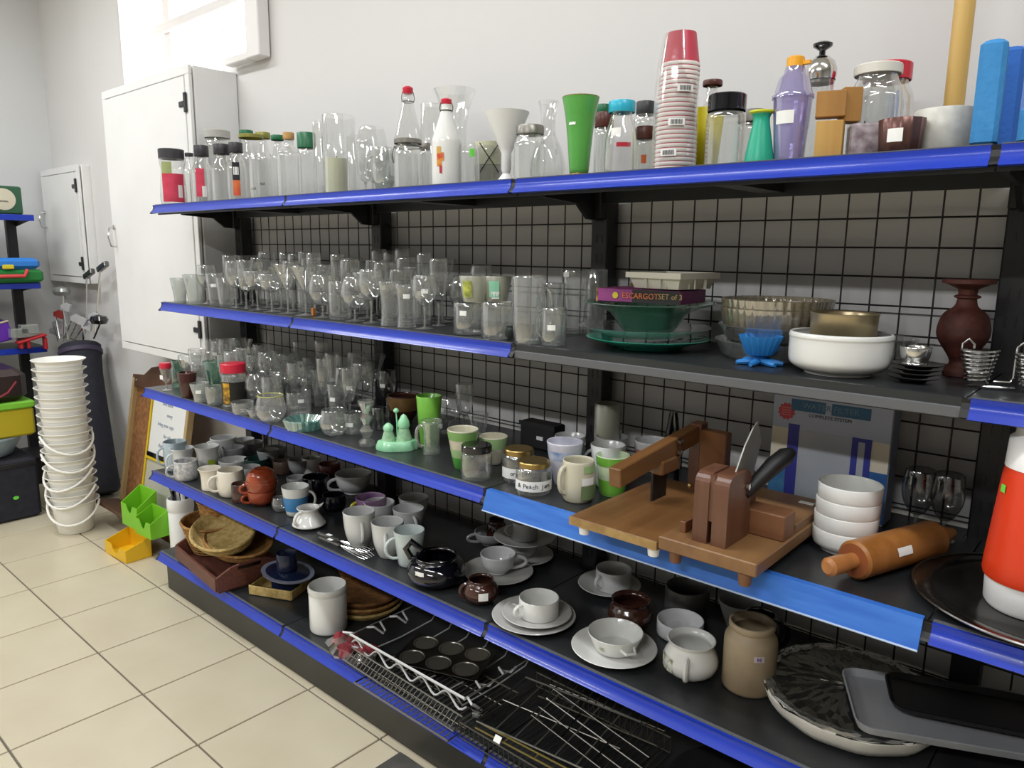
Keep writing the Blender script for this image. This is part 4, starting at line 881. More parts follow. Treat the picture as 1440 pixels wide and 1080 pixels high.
# wooden slicers
W1, W1b = ('7E5832', '6C4826'); w1y = wood('oiled_wood_y', W1, W1b, 1, .45); w1z = wood('oiled_wood_z', '784D2A', '663F22', 2, .45)
w2y = wood('oak_board_y', '87643F', '775536', 1, .45); dkz = wood('dark_cheek_wood', '6E4A38', '5C3B2B', 2, .35); w2x = wood('oak_fence_x', '83593A', '744B30', 0, .5)
ZB = ZS[2] + .001
o = thing('wooden_slicer', 'wooden bread slicer with a long slanting arm, on white feet, beside the green mug', 'slicer', (2.19, .09, ZB))
B().box((-.002, 0, .0205), (.194, .345, .017), bev=.0015).build('base_board', w1y, o, smooth=0); B().box((-.002, -.1733, .0205), (.192, .0015, .0155)).build('end_grain', mat('end_grain', 'A98A55', .6, c2='927242', scale=50), o, smooth=0)
for x_, y_ in ((-.075, -.154), (.078, -.154), (-.075, .14), (.078, .14)): B().lathe([(0, -.006 if y_ < 0 else 0), (.010, -.006 if y_ < 0 else 0), (.012, .012), (0, .012)], 14, T(x_, y_, 0)).build('foot', wplas, o)
def onX(u, v, x):
    d = ray(u, v); return CAM + d * ((x - CAM.x) / d.x)
e0 = onX(856, 682, 2.195); e1 = onX(985, 612, 2.195)
ze0 = .132
m_ = Matrix.Rotation(math.atan2(.032, .33), 4, 'X')
B().box((0, 0, 0), (.026, .345, .037), T(-.006, .010, .139) @ m_, bev=.002).build('arm', w1y, o, smooth=0)
B().box((-.016, .02, .078), (.006, .055, .085), bev=.001).build('blade_plate', mat('dark_blade', '1E1815', .5), o, smooth=0)
B().box((.038, .155, .095), (.06, .028, .135), bev=.002).build('rear_post', w1z, o, smooth=0)
B().box((-.002, .155, .10), (.026, .030, .150), bev=.002).build('rear_post', dkz, o, smooth=0)
B().box((-.002, .02, ze0 - .022), (.026, .07, .030), bev=.003).build('blade_block', w1y, o, smooth=0)
for z_ in (ze0 + .002, ze0 + .024): B().lathe([(0, 0), (.006, 0), (.006, .008), (0, .010)], 6, T(.011, .045, z_) @ Ry(PI/2)).build('bolt', chrome_m, o, smooth=0)
B().lathe([(0, 0), (.006, 0), (.006, .006), (0, .008)], 8, T(.011, .10, .05) @ Ry(PI/2)).build('bolt', gold_m, o)

o = thing('wooden_slicer', 'wooden slicer with two upright dark cheeks, swinging blade and black handle', 'slicer', (2.374, .092, ZB))
B().box((.002, -.002, .029), (.180, .345, .024), bev=.002).build('base_board', w2y, o, smooth=0)
for x_, y_ in ((-.065, -.150), (.066, -.155), (-.065, .14), (.065, .14)): B().lathe([(0, -.008 if y_ < 0 else 0), (.010, -.008 if y_ < 0 else 0), (.013, .017), (0, .017)], 14, T(x_, y_, 0)).build('foot', w2x, o)
def rounded(y0, y1, z0, z1, r):
    P = [(y0, z0), (y1, z0), (y1, z1 - r)] + [(y1 - r + r*math.cos(t*PI/10), z1 - r + r*math.sin(t*PI/10)) for t in range(1, 6)] + [(y0 + r - r*math.sin(t*PI/10), z1 - r + r*math.cos(t*PI/10)) for t in range(0, 6)]
    return P
hc = .145
for x_ in (-.0215, .0135): B().prism(rounded(-.152, -.062, .041, hc + .02, .022), x_ - .0135, x_ + .0135, 'yz').build('cheek', dkz, o, smooth=0)
B().box((-.004, -.108, .122), (.0085, .082, .080)).build('spacer', dkz, o, smooth=0)
B().prism([(-.06, .055), (-.06, .140), (-.02, .150), (.0, .135), (.0, .055)], -.014, .012, 'yz').build('arm_block', dkz, o, smooth=0)
bl = [(-.085, .095), (-.052, .090), (-.035, .150), (-.010, .200), (-.030, .240), (-.048, .232), (-.078, .205), (-.108, .165)]
B().prism(bl, .016, .0185, 'yz').build('blade', mat('dull_blade', '8F8D86', .35, .6), o, smooth=0)
B().prism([(-.09, .11), (-.06, .10), (-.045, .135), (-.07, .155), (-.095, .14)], .012, .016, 'yz').build('blade_mount', steel_m, o, smooth=0)
B().tube([(.022, -.075, .118), (.034, -.050, .140), (.046, -.020, .162), (.058, .005, .178), (.064, .020, .184)], [.009, .013, .016, .016, .009], 12).build('black_handle', mat('matte_black_plastic', '121213', .5), o)
B().lathe([(0, 0), (.006, 0), (.006, .005), (0, .006)], 10, T(.028, -.08, .135) @ Ry(PI/2)).build('bolt', chrome_m, o)
B().box((.045, -.030, .064), (.085, .05, .046), bev=.002).build('fence', w2x, o, smooth=0)
B().box((.02, .085, .049), (.135, .165, .018), bev=.002).build('raised_board', w2y, o, smooth=0)
B().box((-.065, -.05, .051), (.012, .16, .02), bev=.001).build('side_rail', w2x, o, smooth=0)
B().box((.060, .13, .0588), (.028, .012, .0012)).build('price_sticker', sticker_m, o, smooth=0)

# filter jug box
bx0, bx1 = onY(1084, 640, .37).x, onY(1256, 640, .37).x; bw_ = bx1 - bx0 - .004
o = thing('filter_box', 'large pale blue printed cardboard box leaning at the wire back, showing a filter jug', 'box', ((bx0+bx1)/2, .385, ZB)); bh = .255
box_m = mat('box_front_card', 'C2CAD8', .55, c2='CCD3DE', scale=3)
B().box((0, 0, bh/2), (bw_, .055, bh), bev=.002).build('box_body', mat('box_side_card', '8C97AA', .6), o, smooth=0)
def panel(x0, x1, z0, z1, m, nm, d=.0006, par=None): return B().box(((x0+x1)/2, -.0278 - d/2, (z0+z1)/2), (x1-x0, d, z1-z0)).build(nm, m, par or o, smooth=0)
h2 = bw_/2 - .002
panel(-h2, h2, .0, bh*.66, mat('box_cream', 'E2DBC6', .55), 'cream_panel')
panel(-h2, h2, bh*.66, bh - .001, mat('box_grey_blue', 'B8C0D2', .55), 'blue_grey_panel')
panel(-h2, -h2 + .10, .002, bh*.36, mat('water_print', '2E6FAE', .5, c2='5C9ACB', scale=26), 'water_picture', .0009)
panel(h2 - .06, h2, .002, bh*.42, mat('water_print_dark', '2A5E9E', .5, c2='3F79B4', scale=26), 'water_picture', .0009)
panel(-h2 + .045, h2 - .045, .002, bh*.66, mat('jug_picture', 'A9B0BA', .4, c2='BCC2C9', scale=5), 'jug_picture', .0014)
vio = mat('violet_print', '3B3F9E', .5)
panel(-h2 + .035, -h2 + .058, .002, bh*.70, vio, 'jug_edge', .0020); panel(h2 - .070, h2 - .058, .002, bh*.66, vio, 'jug_handle', .0020); panel(h2 - .045, h2 - .033, .002, bh*.66, vio, 'jug_handle', .0020); panel(h2 - .070, h2 - .033, bh*.64, bh*.67, vio, 'jug_handle', .0024)
sb = B(); pts = []
for k in range(24):
    r_ = .019 if k % 2 else .0155; pts.append((r_*math.cos(k*PI/12), r_*math.sin(k*PI/12)))
B().prism([(-h2 + .028 + a, bh*.80 + b_) for a, b_ in pts], -.0290, -.0280, 'xz').build('red_starburst', mat('red_burst', 'C8404A', .5), o, smooth=0)
for k in range(4): panel(-h2 + .018, -h2 + .038, bh*.80 + .007 - k*.005, bh*.80 + .009 - k*.005, mat('pink_ink', 'E08A8A', .5), 'small_print', .0022)
dkb = mat('banner_blue', '2C6488', .5)
for k, (x_, w_, a_) in enumerate(((-.045, .07, -.28), (.04, .075, .10))): B().box((x_, -.0289, bh*.865), (w_, .001, .024), T(0, 0, 0)).build('blue_banner', dkb, o, smooth=0)
text(o, 'WATER FILTER', .017, (0, -.0296, bh*.865), (PI/2, 0, 0), mat('pale_ink', '6E93A8', .5)); text(o, 'COMPLETE SYSTEM', .010, (0, -.0290, bh*.79), (PI/2, 0, 0), ink_m); text(o, 'Counter Top', .009, (0, -.0290, bh*.955), (PI/2, 0, 0), vio)

# four stacked white bowls
sp = spot(2, 1184, 784, 84, 760, .8); cz = ZB; tot = height((sp.x, sp.y, ZB), sp.R, 668); hb = tot*.33; st = (tot - hb)/3
for k in range(4):
    o = thing('white_bowl', 'small straight sided white bowl, %s from the bottom of the stack of four' % ORD[k], 'bowl', (sp.x + .001*k, sp.y, cz + k*st), 0, 'four stacked white bowls')
    B().lathe(vessel([(.72, 0), (.75, .10), (.80, .16), (.96, .30), (.99, .45), (1, 1)], sp.R, hb, .003, bot=.012), 40).build('bowl_body', white_m, o, smooth=50)
# rolling pin
Pa = onZ(1150, 815, ZB + .02); Pb = onZ(1300, 752, ZB + .034); Pa = Vector((2.548, .000, 0)); Pb = Vector((2.655, .285, 0))
dv = (Pb - Pa); L_ = dv.length; ang = math.atan2(dv.y, dv.x)
o = thing('rolling_pin', 'honey coloured wooden rolling pin with white price sticker', 'rolling pin', (Pa.x, Pa.y, ZB + .0335), ang)
MX = Ry(PI/2); pin = wood('pin_wood', 'A26B36', '905C2A', 2, .35); pine = mat('pin_end', '8F4F2A', .5)
B().lathe([(0, 0), (.010, 0), (.0155, .006), (.0155, .03), (.013, .055), (.013, .066), (0, .066)], 18, MX).build('handle', wood('pin_handle', 'B57842', 'A46A38', 2, .4), o)
B().lathe([(0, .064), (.0285, .064), (.0325, .069), (.0325, .275), (.0285, .28), (0, .28)], 30, MX).build('roller', pin, o)
B().lathe([(0, .0638), (.028, .0638), (.028, .066), (.0, .066)], 24, MX).build('roller_end', pine, o)
B().lathe([(0, .28), (.0135, .28), (.0155, .31), (.010, .335), (0, .335)], 18, MX).build('handle', pin, o)
label_patch(o, 'price_sticker', .0328, .135, .172, -PI*.5 - .35, .42, sticker_m).matrix_local = MX
for c_ in o.children:
    if c_.name.startswith('price'): c_.matrix_local = MX @ Rz(math.radians(0))
# faint glasses near the third post
for u_, y_, w_, vt_, lb in ((1290, .36, 44, 655, 'faint clear glass in the shade behind the rolling pin'), (1330, .36, 44, 662, 'faint clear glass in the shade beside the third post')):
    stem_glass(spoty(2, u_, y_, w_, vt_), G_smoke, 'wine', .3, .7, lb)
# round metal tray with orange flask
tc = Vector((2.825, .150, 0)); tr_ = .180
trm = mat('pewter_tray', '6A6662', .16, .95, c2='57534F', scale=10)
o = thing('round_tray', 'large round dark pewter tray overhanging the shelf, under the orange flask', 'tray', (tc.x, tc.y, ZS[2] + .003))
B().lathe([(0, 0), (tr_*.78, 0), (tr_*.82, .005), (tr_*.98, .010), (tr_, .012), (tr_*.985, .0135), (tr_*.82, .008), (tr_*.77, .003), (0, .003)], 56).build('tray_body', trm, o, smooth=40)
B().tube([(tr_*math.cos(k*PI/28), tr_*math.sin(k*PI/28), .0125) for k in range(56)], .0022, 6, closed=True).build('rolled_rim', steel_m, o)
fr_ = .066; fc = Vector((2.806, .13, ZS[2] + .0065)); orange = mat('orange_plastic', 'E0401C', .35, c2='D93A1A', scale=4)
o = thing('vacuum_flask', 'tall orange red tapered flask with white base and collar on the tray', 'flask', fc)
B().lathe([(0, 0), (fr_*.84, 0), (fr_*.90, .006), (fr_*.92, .043), (fr_*.92, .046), (0, .046)], 40).build('white_base', wplas, o, smooth=50)
B().lathe([(0, .046), (fr_*.97, .046), (fr_, .053), (fr_*.98, .075), (fr_*.83, .205), (fr_*.79, .218), (0, .218)], 40).build('orange_body', orange, o, smooth=50)
B().lathe([(0, .218), (fr_*.81, .218), (fr_*.78, .262), (fr_*.68, .268), (fr_*.66, .285), (0, .287)], 40).build('white_collar', wplas, o, smooth=50)
a = Spot(fc.x, fc.y, 0, 0, 0).ang(-150); label_patch(o, 'green_sticker', fr_*.87, .180, .192, a, .2, mat('green_sticker', '6FE04A', .6), R1=fr_*.86)
sp = Spot(2.863, .000, ZS[2] + .0065, .018, .03); mug(sp, 'small white and rust cup at the rim of the pewter tray', white_m, 'cup', cat='cup', band=((.2, .5, rust_m),))

# ---------------------------------------------------------------- fourth shelf: mugs and cups
S4 = 3
gm = 'mugs crowded at the cabinet end of the fourth shelf'
bluish = mat('pale_blue_ceramic', 'A9B8BE', .2, coat=.3); floral = mat('grey_floral', 'D6D2CC', .25, c2='9FA3A6', scale=75, coat=.3)
mug(spot(3, 248, 663, 31, 617), 'pale blue grey mug with round handle at the end of the mug shelf', bluish, 'straight', 195, gm)
mug(spot(3, 258, 668, 32, 626), 'white mug with wide rim between the blue grey and floral mugs', cool_m, 'flare', 200, gm)
mug(spot(3, 263, 678, 34, 643), 'mug with small grey floral pattern, handle towards the cabinet', floral, 'barrel', 190, gm)
mug(spot(3, 293, 666, 34, 623), 'white footed mug with lime green square sticker', white_m, 'foot', None, gm, sticker=(-70, .42, .013, .010, mat('lime_sticker', 'B7CC2E', .6)))
mug(spot(3, 297, 692, 32, 654), 'cream flared straight mug, front of the cabinet end', cream_m, 'flare', 10, gm)
mug(spot(3, 326, 701, 38, 655), 'plain cream mug with big round handle at the front', cream_m, 'barrel', 195, gm, out=.7)
mug(spot(3, 340, 708, 26, 676), 'small dark brown mug in front of the cream mugs', brownc_m, 'straight', None, gm)
mug(spot(3, 329, 668, 40, 641), 'grey bowl shaped mug behind the cream mugs', cool_m, 'cup', None, gm)
mug(spot(3, 290, 640, 34, 611), 'white cup with gold rim in the back row beneath the whiteboard', cool_m, 'cup', 160, gm)
for (u_, vb_, w_, vt_, sh_, m_, lb) in (
    (340, 640, 27, 614, 'straight', cool_m, 'shadowed straight white mug, back row'),
    (329, 655, 31, 625, 'cup', grey_m, 'grey cup wedged behind the footed mug'), (365, 640, 26, 618, 'cup', grey_m, 'dim grey cup against the wires at the cabinet end'),
    (378, 660, 30, 629, 'cup', grey_m, 'grey cup behind the rust bowls'), (362, 668, 34, 640, 'bowl', mat('dark_teal_glaze', '22403C', .2), 'dark teal bowl behind the rust cups'),
    (405, 650, 28, 625, 'cup', grey_m, 'dim grey cup with ring handle against the wires'), (422, 672, 32, 641, 'cup', grey_m, 'grey mug in the middle row behind the blue and white mug'),
    (448, 668, 26, 640, 'straight', cool_m, 'pale grey mug beside the dark red mug, back row'), (466, 680, 30, 648, 'straight', mat('dark_red_glaze', '6A2422', .2), 'dark red mug in the back row'),
    (418, 695, 28, 667, 'cup', grey_m, 'grey cup tucked behind the blue and white mug'), (445, 702, 40, 664, 'barrel', blackc_m, 'large black mug in the middle row'),
    (470, 722, 34, 690, 'barrel', blackc_m, 'squat black mug in front of the grey ring handled cup'), (398, 668, 26, 644, 'straight', mat('brown_mug', '57453A', .3), 'dull brown mug behind the rust cups'),
    (352, 680, 30, 652, 'straight', grey_m, 'grey mug half hidden by the rust cups')):
    mug(spot(3, u_, vb_, w_, vt_), lb, m_, sh_, None, gm)
# rust cups in a tower
sp = spot(3, 369, 715, 38, 690); o = mug(Spot(sp.x, sp.y, sp.z, sp.R*1.05, .05), 'lowest rust brown soup cup of the tower', rust_m, 'bowl', 190, 'rust soup cups in a tower', cat='cup', out=.5, name='soup_cup')
mug(Spot(sp.x + .004, sp.y, sp.z + .036, sp.R*1.15, .052), 'middle rust brown soup cup of the tower', rust_m, 'bowl', 190, 'rust soup cups in a tower', cat='cup', out=.5, name='soup_cup')
q = mug(Spot(sp.x + .004, sp.y, sp.z + .128, sp.R*1.08, .040), 'topmost rust brown soup cup, turned upside down on the tower', rust_m, 'bowl', None, 'rust soup cups in a tower', cat='cup', out=.5, name='soup_cup'); q.rotation_euler = (PI, 0, 0)
tumbler(spot(3, 394, 722, 22, 696), G_thick, 'ball', 'small clear glass cup beside the rust tower')
sp = spot(3, 417, 729, 38, 678); mug(sp, 'white mug with wide blue band and handle', white_m, 'taper', 350, band=((.18, .68, mat('sky_blue_band', '4E93CF', .3)),), out=.6)
mug(spot(3, 427, 704, 28, 684), 'dark grey cup behind the blue banded mug', grey_m, 'cup', 20)
sp = spot(3, 435, 748, 46, 706); o = mug(sp, 'white china cream jug with pouring lip and flared foot', white_m, 'jug', 225, cat='jug', name='cream_jug', out=.38, hz=(.25, .88))
a = sp.ang(20); B().add([(sp.R*.62*math.cos(a - .6), sp.R*.62*math.sin(a - .6), sp.H*.86), (sp.R*1.0*math.cos(a), sp.R*1.0*math.sin(a), sp.H*1.12), (sp.R*.62*math.cos(a + .6), sp.R*.62*math.sin(a + .6), sp.H*.86), (sp.R*.62*math.cos(a), sp.R*.62*math.sin(a), sp.H*.70)], [(0, 1, 3), (1, 2, 3), (0, 2, 1)]).build('lip', white_m, o)
mug(spot(3, 500, 700, 50, 658), 'grey white cup with large ring handle on the cabinet side', cool_m, 'cup', 195, out=.62)
sp = spot(3, 522, 735, 42, 692); mug(sp, 'purple mug with yellow handle lying behind the white mugs', mat('purple_glaze', '6A3E78', .3, c2='B79BB0', scale=10), 'cup', None)
q = [k for k in COL.objects if k.get('label', '').startswith('purple mug')][0]; handle(q, sp.R*.8, sp.H*.2, sp.H*.8, sp.R*.6, sp.ang(190), mat('yellow_handle', 'C9C22F', .3), .005)
mug(spot(3, 506, 771, 45, 711, .52), 'tall white tulip shaped mug, nearest the steel whisks', cool_m, 'tulip', 280, out=.3)
mug(spot(3, 534, 738, 43, 699, .6), 'white tulip mug behind the tall one, row of white mugs', cool_m, 'tulip')
mug(spot(3, 582, 730, 42, 692, .6), 'rear white tulip mug against the wire back', cool_m, 'tulip')
mug(spot(3, 575, 752, 44, 707, .55), 'white tulip mug in the middle of the white mug group', cool_m, 'tulip', 290)
mug(spot(3, 546, 786, 46, 725, .52), 'white tulip mug with handle facing the aisle, front row', cool_m, 'tulip', 262, out=.4)
sp = spot(3, 576, 799, 44, 737, .7); mug(sp, 'white mug with aqua rim and big handle beside the black bowl', mat('aqua_white', 'D3DEDC', .2, coat=.3), 'taper', 195, out=.72)
# whisks
for k, (u0, v0, u1, v1, lb) in enumerate(((448, 750, 520, 776, 'steel whisk with striped grip lying nearest the wires'), (450, 756, 520, 785, 'steel whisk lying nearest the shelf edge'))):
    a_, b_ = onZ(u0, v0, ZS[3] + .008), onZ(u1, v1, ZS[3] + .008); dv = b_ - a_
    o = thing('whisk', lb, 'whisk', (a_.x, a_.y, ZS[3] + .009), math.atan2(dv.y, dv.x), 'two steel whisks'); L_ = dv.length
    B().tube([(0, 0, 0), (L_*.42, 0, 0)], .006, 8).build('grip', steel_m, o)
    for j in range(5):
        w_ = (j - 2)*.0055
        B().tube([(L_*.40, 0, 0), (L_*.6, w_*1.3, .004*math.cos(j)), (L_*.9, w_*2.0, .003), (L_, w_*1.5, .001)], .0011, 5).build('wire', chrome_m, o)
    B().box((L_*.22, 0, .0065), (.02, .010, .001)).build('price_sticker', sticker_m, o, smooth=0)
# black bowl with loop
sp = spot(3, 614, 829, 84, 764, .55); o = mug(sp, 'glossy black ceramic basket bowl with upright loop handle and white sticker', blackc_m, 'round', None, cat='bowl', name='black_bowl', sticker=(-125, .62, .013, .010), t=.004)
a = sp.ang(165); B().tube([(math.cos(a)*sp.R*.86, math.sin(a)*sp.R*.86, sp.H*.8), (math.cos(a)*sp.R*1.05, math.sin(a)*sp.R*1.05, sp.H*1.15), (math.cos(a)*sp.R*.85, math.sin(a)*sp.R*.85, sp.H*1.42), (math.cos(a)*sp.R*.55, math.sin(a)*sp.R*.55, sp.H*1.2), (math.cos(a)*sp.R*.5, math.sin(a)*sp.R*.5, sp.H*.95), (math.cos(a)*sp.R*.8, math.sin(a)*sp.R*.8, sp.H*.8)], .009, 10).build('loop', blackc_m, o)
# cups and saucers
plate_w = mat('grey_white_plate', 'C4C3BF', .2, coat=.3)
def saucer(name, label, x, y, z, R, m=plate_w, cat='saucer', h=.014, group=None):
    o = thing(name, label, cat, (x, y, z), 0, group)
    B().lathe([(0, 0), (R*.50, 0), (R*.52, .003), (R*.80, h*.6), (R, h), (R*.985, h + .0015), (R*.78, h*.78), (R*.52, .0055), (0, .005)], 48).build('plate_body', m, o, smooth=45); return o
sp = spot(3, 700, 828, 100, 805, .9); saucer('saucer', 'grey white saucer under the ring handled cup, behind the brown creamer', sp.x, sp.y, ZS[3] + .001, sp.R)
q = Spot(sp.x, sp.y, ZS[3] + .008, 25*proj(sp.loc)[2], 0); q.H = height((q.x, q.y, q.z), q.R, 768); mug(q, 'grey white cup with ring handle and crumpled film, behind the brown creamer', cool_m, 'cup', 5, cat='cup', out=.8, name='teacup')
sp = spot(3, 676, 852, 50, 803, .6); mug(sp, 'round brown glazed creamer with white price sticker', brownc_m, 'round', 190, cat='jug', name='brown_creamer', out=.4, sticker=(-82, .52, .012, .010))
# stacked in the rear
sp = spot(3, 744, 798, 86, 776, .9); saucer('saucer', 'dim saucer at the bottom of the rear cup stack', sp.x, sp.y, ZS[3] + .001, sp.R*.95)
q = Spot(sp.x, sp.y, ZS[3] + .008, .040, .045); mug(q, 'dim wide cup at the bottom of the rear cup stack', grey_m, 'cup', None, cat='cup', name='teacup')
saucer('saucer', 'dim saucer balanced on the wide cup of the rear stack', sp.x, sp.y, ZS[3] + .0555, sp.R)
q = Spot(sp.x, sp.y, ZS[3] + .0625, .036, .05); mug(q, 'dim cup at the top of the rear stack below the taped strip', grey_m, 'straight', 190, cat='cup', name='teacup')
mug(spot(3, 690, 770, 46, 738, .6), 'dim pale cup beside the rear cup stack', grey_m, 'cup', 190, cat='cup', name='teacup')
mug(Spot(onZ(700, 760, ZS[3]).x + .01, .375, ZS[3] + .001, .032, .075), 'dark brown pot at the wires behind the dim pale cup', brownc_m, 'round', None, cat='pot', name='brown_pot')
sp = spot(3, 750, 900, 118, 868, .95); saucer('plate', 'lower white plate under the gold rimmed cup at the front edge', sp.x, sp.y, ZS[3] + .001, sp.R, cat='plate')
p2 = saucer('saucer', 'upper white saucer with small label under the gold rimmed cup', sp.x + .008, sp.y + .002, ZS[3] + .010, sp.R*.83)
a = sp.ang(150); B().box((math.cos(a)*sp.R*.62, math.sin(a)*sp.R*.62, .0135), (.014, .008, .0008), Matrix.Identity(4)).build('price_sticker', sticker_m, p2, smooth=0)
q = Spot(sp.x + .012, sp.y + .004, ZS[3] + .0165, 28*proj(sp.loc)[2], 0); q.H = height((q.x, q.y, q.z), q.R, 827); mug(q, 'straight white cup with thin gold rim on two plates at the front', white_m, 'straight', 215, cat='cup', name='teacup', out=.5)
sp = spot(3, 856, 846, 88, 822, .95); saucer('saucer', 'dim white saucer in the shade behind the brown jug', sp.x, sp.y, ZS[3] + .001, sp.R)
q = Spot(sp.x + .012, sp.y, ZS[3] + .008, 25*proj(sp.loc)[2], 0); q.H = height((q.x, q.y, q.z), q.R, 789); mug(q, 'dim straight cup on the saucer behind the brown jug', cool_m, 'straight', 225, cat='cup', name='teacup', out=.4)
mug(spot(3, 885, 888, 62, 828, .7), 'dark brown glossy jug behind the soup cup', brownc_m, 'pot', None, cat='jug', name='brown_jug')
G_bag = G_film
sp = spot(3, 862, 948, 120, 905, .97); saucer('saucer', 'large white saucer under the two handled soup cup, in clear film', sp.x, sp.y, ZS[3] + .001, sp.R, white_m)
q = Spot(sp.x + .001, sp.y + .002, ZS[3] + .008, 39*proj(sp.loc)[2], 0); q.H = height((q.x, q.y, q.z), q.R, 869)
so = mug(q, 'white two handled soup cup with small leaf print', white_m, 'taper', None, cat='cup', name='soup_cup')
for a_ in (-62, 118):
    a = q.ang(a_); c = math.cos(a); s_ = math.sin(a); t_ = (-s_, c)
    B().tube([(c*q.R*.93 + t_[0]*.016, s_*q.R*.93 + t_[1]*.016, q.H*.72), (c*q.R*1.18 + t_[0]*.010, s_*q.R*1.18 + t_[1]*.010, q.H*.62), (c*q.R*1.18 - t_[0]*.010, s_*q.R*1.18 - t_[1]*.010, q.H*.62), (c*q.R*.93 - t_[0]*.016, s_*q.R*.93 - t_[1]*.016, q.H*.72)], .0032, 8).build('handle', white_m, so)
label_patch(so, 'leaf_print', q.R*.86, q.H*.38, q.H*.56, q.ang(-122), .22, mat('leaf_print', '8E9A5C', .4, c2='D9D8CE', scale=120), R1=q.R*.90)
mug(spot(3, 955, 906, 65, 856, .95), 'plain straight white bowl behind the floral pot', cool_m, 'straight', None, cat='bowl', name='straight_bowl')
sp = spot(3, 969, 960, 76, 880, .62); o = mug(sp, 'round bellied white pot mug with floral print and handle', white_m, 'pot', 262, out=.30, hz=(.18, .72), t=.004, ht=.006, name='floral_pot')
label_patch(o, 'floral_print', sp.R*.98, sp.H*.24, sp.H*.62, sp.ang(-152), .8, mat('floral_print', '8A9468', .35, c2='E2DFD6', scale=95), R1=sp.R*.985)
stone = mat('stoneware', 'A8977C', .45, c2='8F7C62', scale=7, coat=.15)
sp = spot(3, 1050, 982, 72, 858, .95); o = mug(sp, 'tall tan stoneware crock with narrow collar and small purple stamp', stone, 'crock', None, cat='crock', name='stoneware_crock', t=.006, seg=36)
price(o, sp.R, sp.H*.62, sp.ang(-70), .010, .006, mat('pale_stamp', 'C7B7BC', .6)); text(o, 'R5', .009, ((sp.R+.002)*math.cos(sp.ang(-70)), (sp.R+.002)*math.sin(sp.ang(-70)), sp.H*.62), (PI/2, 0, sp.ang(-70) + PI/2), vio)
mug(spot(3, 975, 862, 60, 812, .9), 'dark grey lidded mug in the shade under the slicers', mat('shade_grey', '5B5A58', .3), 'straight', None)
mug(Spot(2.335, .29, ZS[3] + .001, .045, .10), 'dim black kettle shape pot in the shade behind the white bowl', blackc_m, 'round', 20, cat='pot', name='black_pot')
mug(spot(3, 1037, 893, 58, 832, .8), 'pale tapered vase in the shade behind the stoneware crock', grey_m, 'bigtaper', None, cat='vase', name='tapered_vase')
# foil covered platter with dark baking trays on top
fc = (2.546, .226); o = thing('foil_platter', 'round white platter with crinkled clear and silver wrapping, beneath the baking trays', 'platter', (fc[0], fc[1], ZS[3] + .001))
B().lathe([(0, 0), (.135, 0), (.146, .006), (.158, .022), (.164, .040), (.160, .042), (.14, .010), (0, .008)], 52, flute=.01, nf=11).build('platter_body', mat('offwhite_wrap', 'F2EEE4', .35), o, smooth=50)
fb = B(); rj = random.Random(9); prf = [(0, .043)] + [(.02*k, .046 - .0006*k) for k in range(1, 8)] + [(.150, .043), (.163, .041)]
fb.lathe(prf, 64); fb.v = [(x + rj.uniform(-.002, .002), y + rj.uniform(-.002, .002), z + rj.uniform(-.0022, .0026)) for x, y, z in fb.v]
fb.build('silver_wrap', mat('crinkled_foil', '8A8982', .14, .9), o, smooth=0)
cb = B().lathe([(.161, .0425), (.159, .0480), (.150, .0465), (.142, .045)], 72, flute=.006, nf=31); cb.v = [(x + rj.uniform(-.001, .001), y + rj.uniform(-.001, .001), z + rj.uniform(-.002, .002)) for x, y, z in cb.v]
cb.build('film_edge', G_thick, o, smooth=0)
trays = mat('dull_aluminium', 'BFC1C4', .30, .25, c2='AEB0B4', scale=6); dtray = mat('dark_tray', '18181A', .42)
def rr_tray(name, label, x, y, z, rz, w, d, h, m, tilt=0):
    o = thing(name, label, 'tray', (x, y, z), rz); o.rotation_euler = (math.radians(tilt), 0, rz)
    def ring(ix, zz, r=.03):
        out = []
        for cx_, cy_, a0 in ((w/2 - r, d/2 - r, 0), (-w/2 + r, d/2 - r, 90), (-w/2 + r, -d/2 + r, 180), (w/2 - r, -d/2 + r, 270)):
            for k in range(6):
                a = math.radians(a0 + k*18); rr = r - ix; out.append((cx_ + rr*math.cos(a), cy_ + rr*math.sin(a), zz))
        return out
    R_ = [ring(.006, 0), ring(0, h), ring(.003, h + .001), ring(.010, .0015)]; vs = sum(R_, []); fs = []
    for i in range(3):
        for k in range(24): k2 = (k+1) % 24; fs.append((i*24+k, i*24+k2, (i+1)*24+k2, (i+1)*24+k))
    fs += [tuple(range(23, -1, -1)), tuple(range(72, 96))]
    B().add(vs, fs).build('tray_body', m, o, smooth=40); return o
rr_tray('baking_tray', 'large dull aluminium baking tray lying on the foil platter', 2.719, .240, ZS[3] + .0535, .44, .36, .20, .014, trays)
rr_tray('baking_tray', 'smaller black baking tray lying on the aluminium one', 2.730, .262, ZS[3] + .0690, .36, .26, .13, .010, dtray, 0)

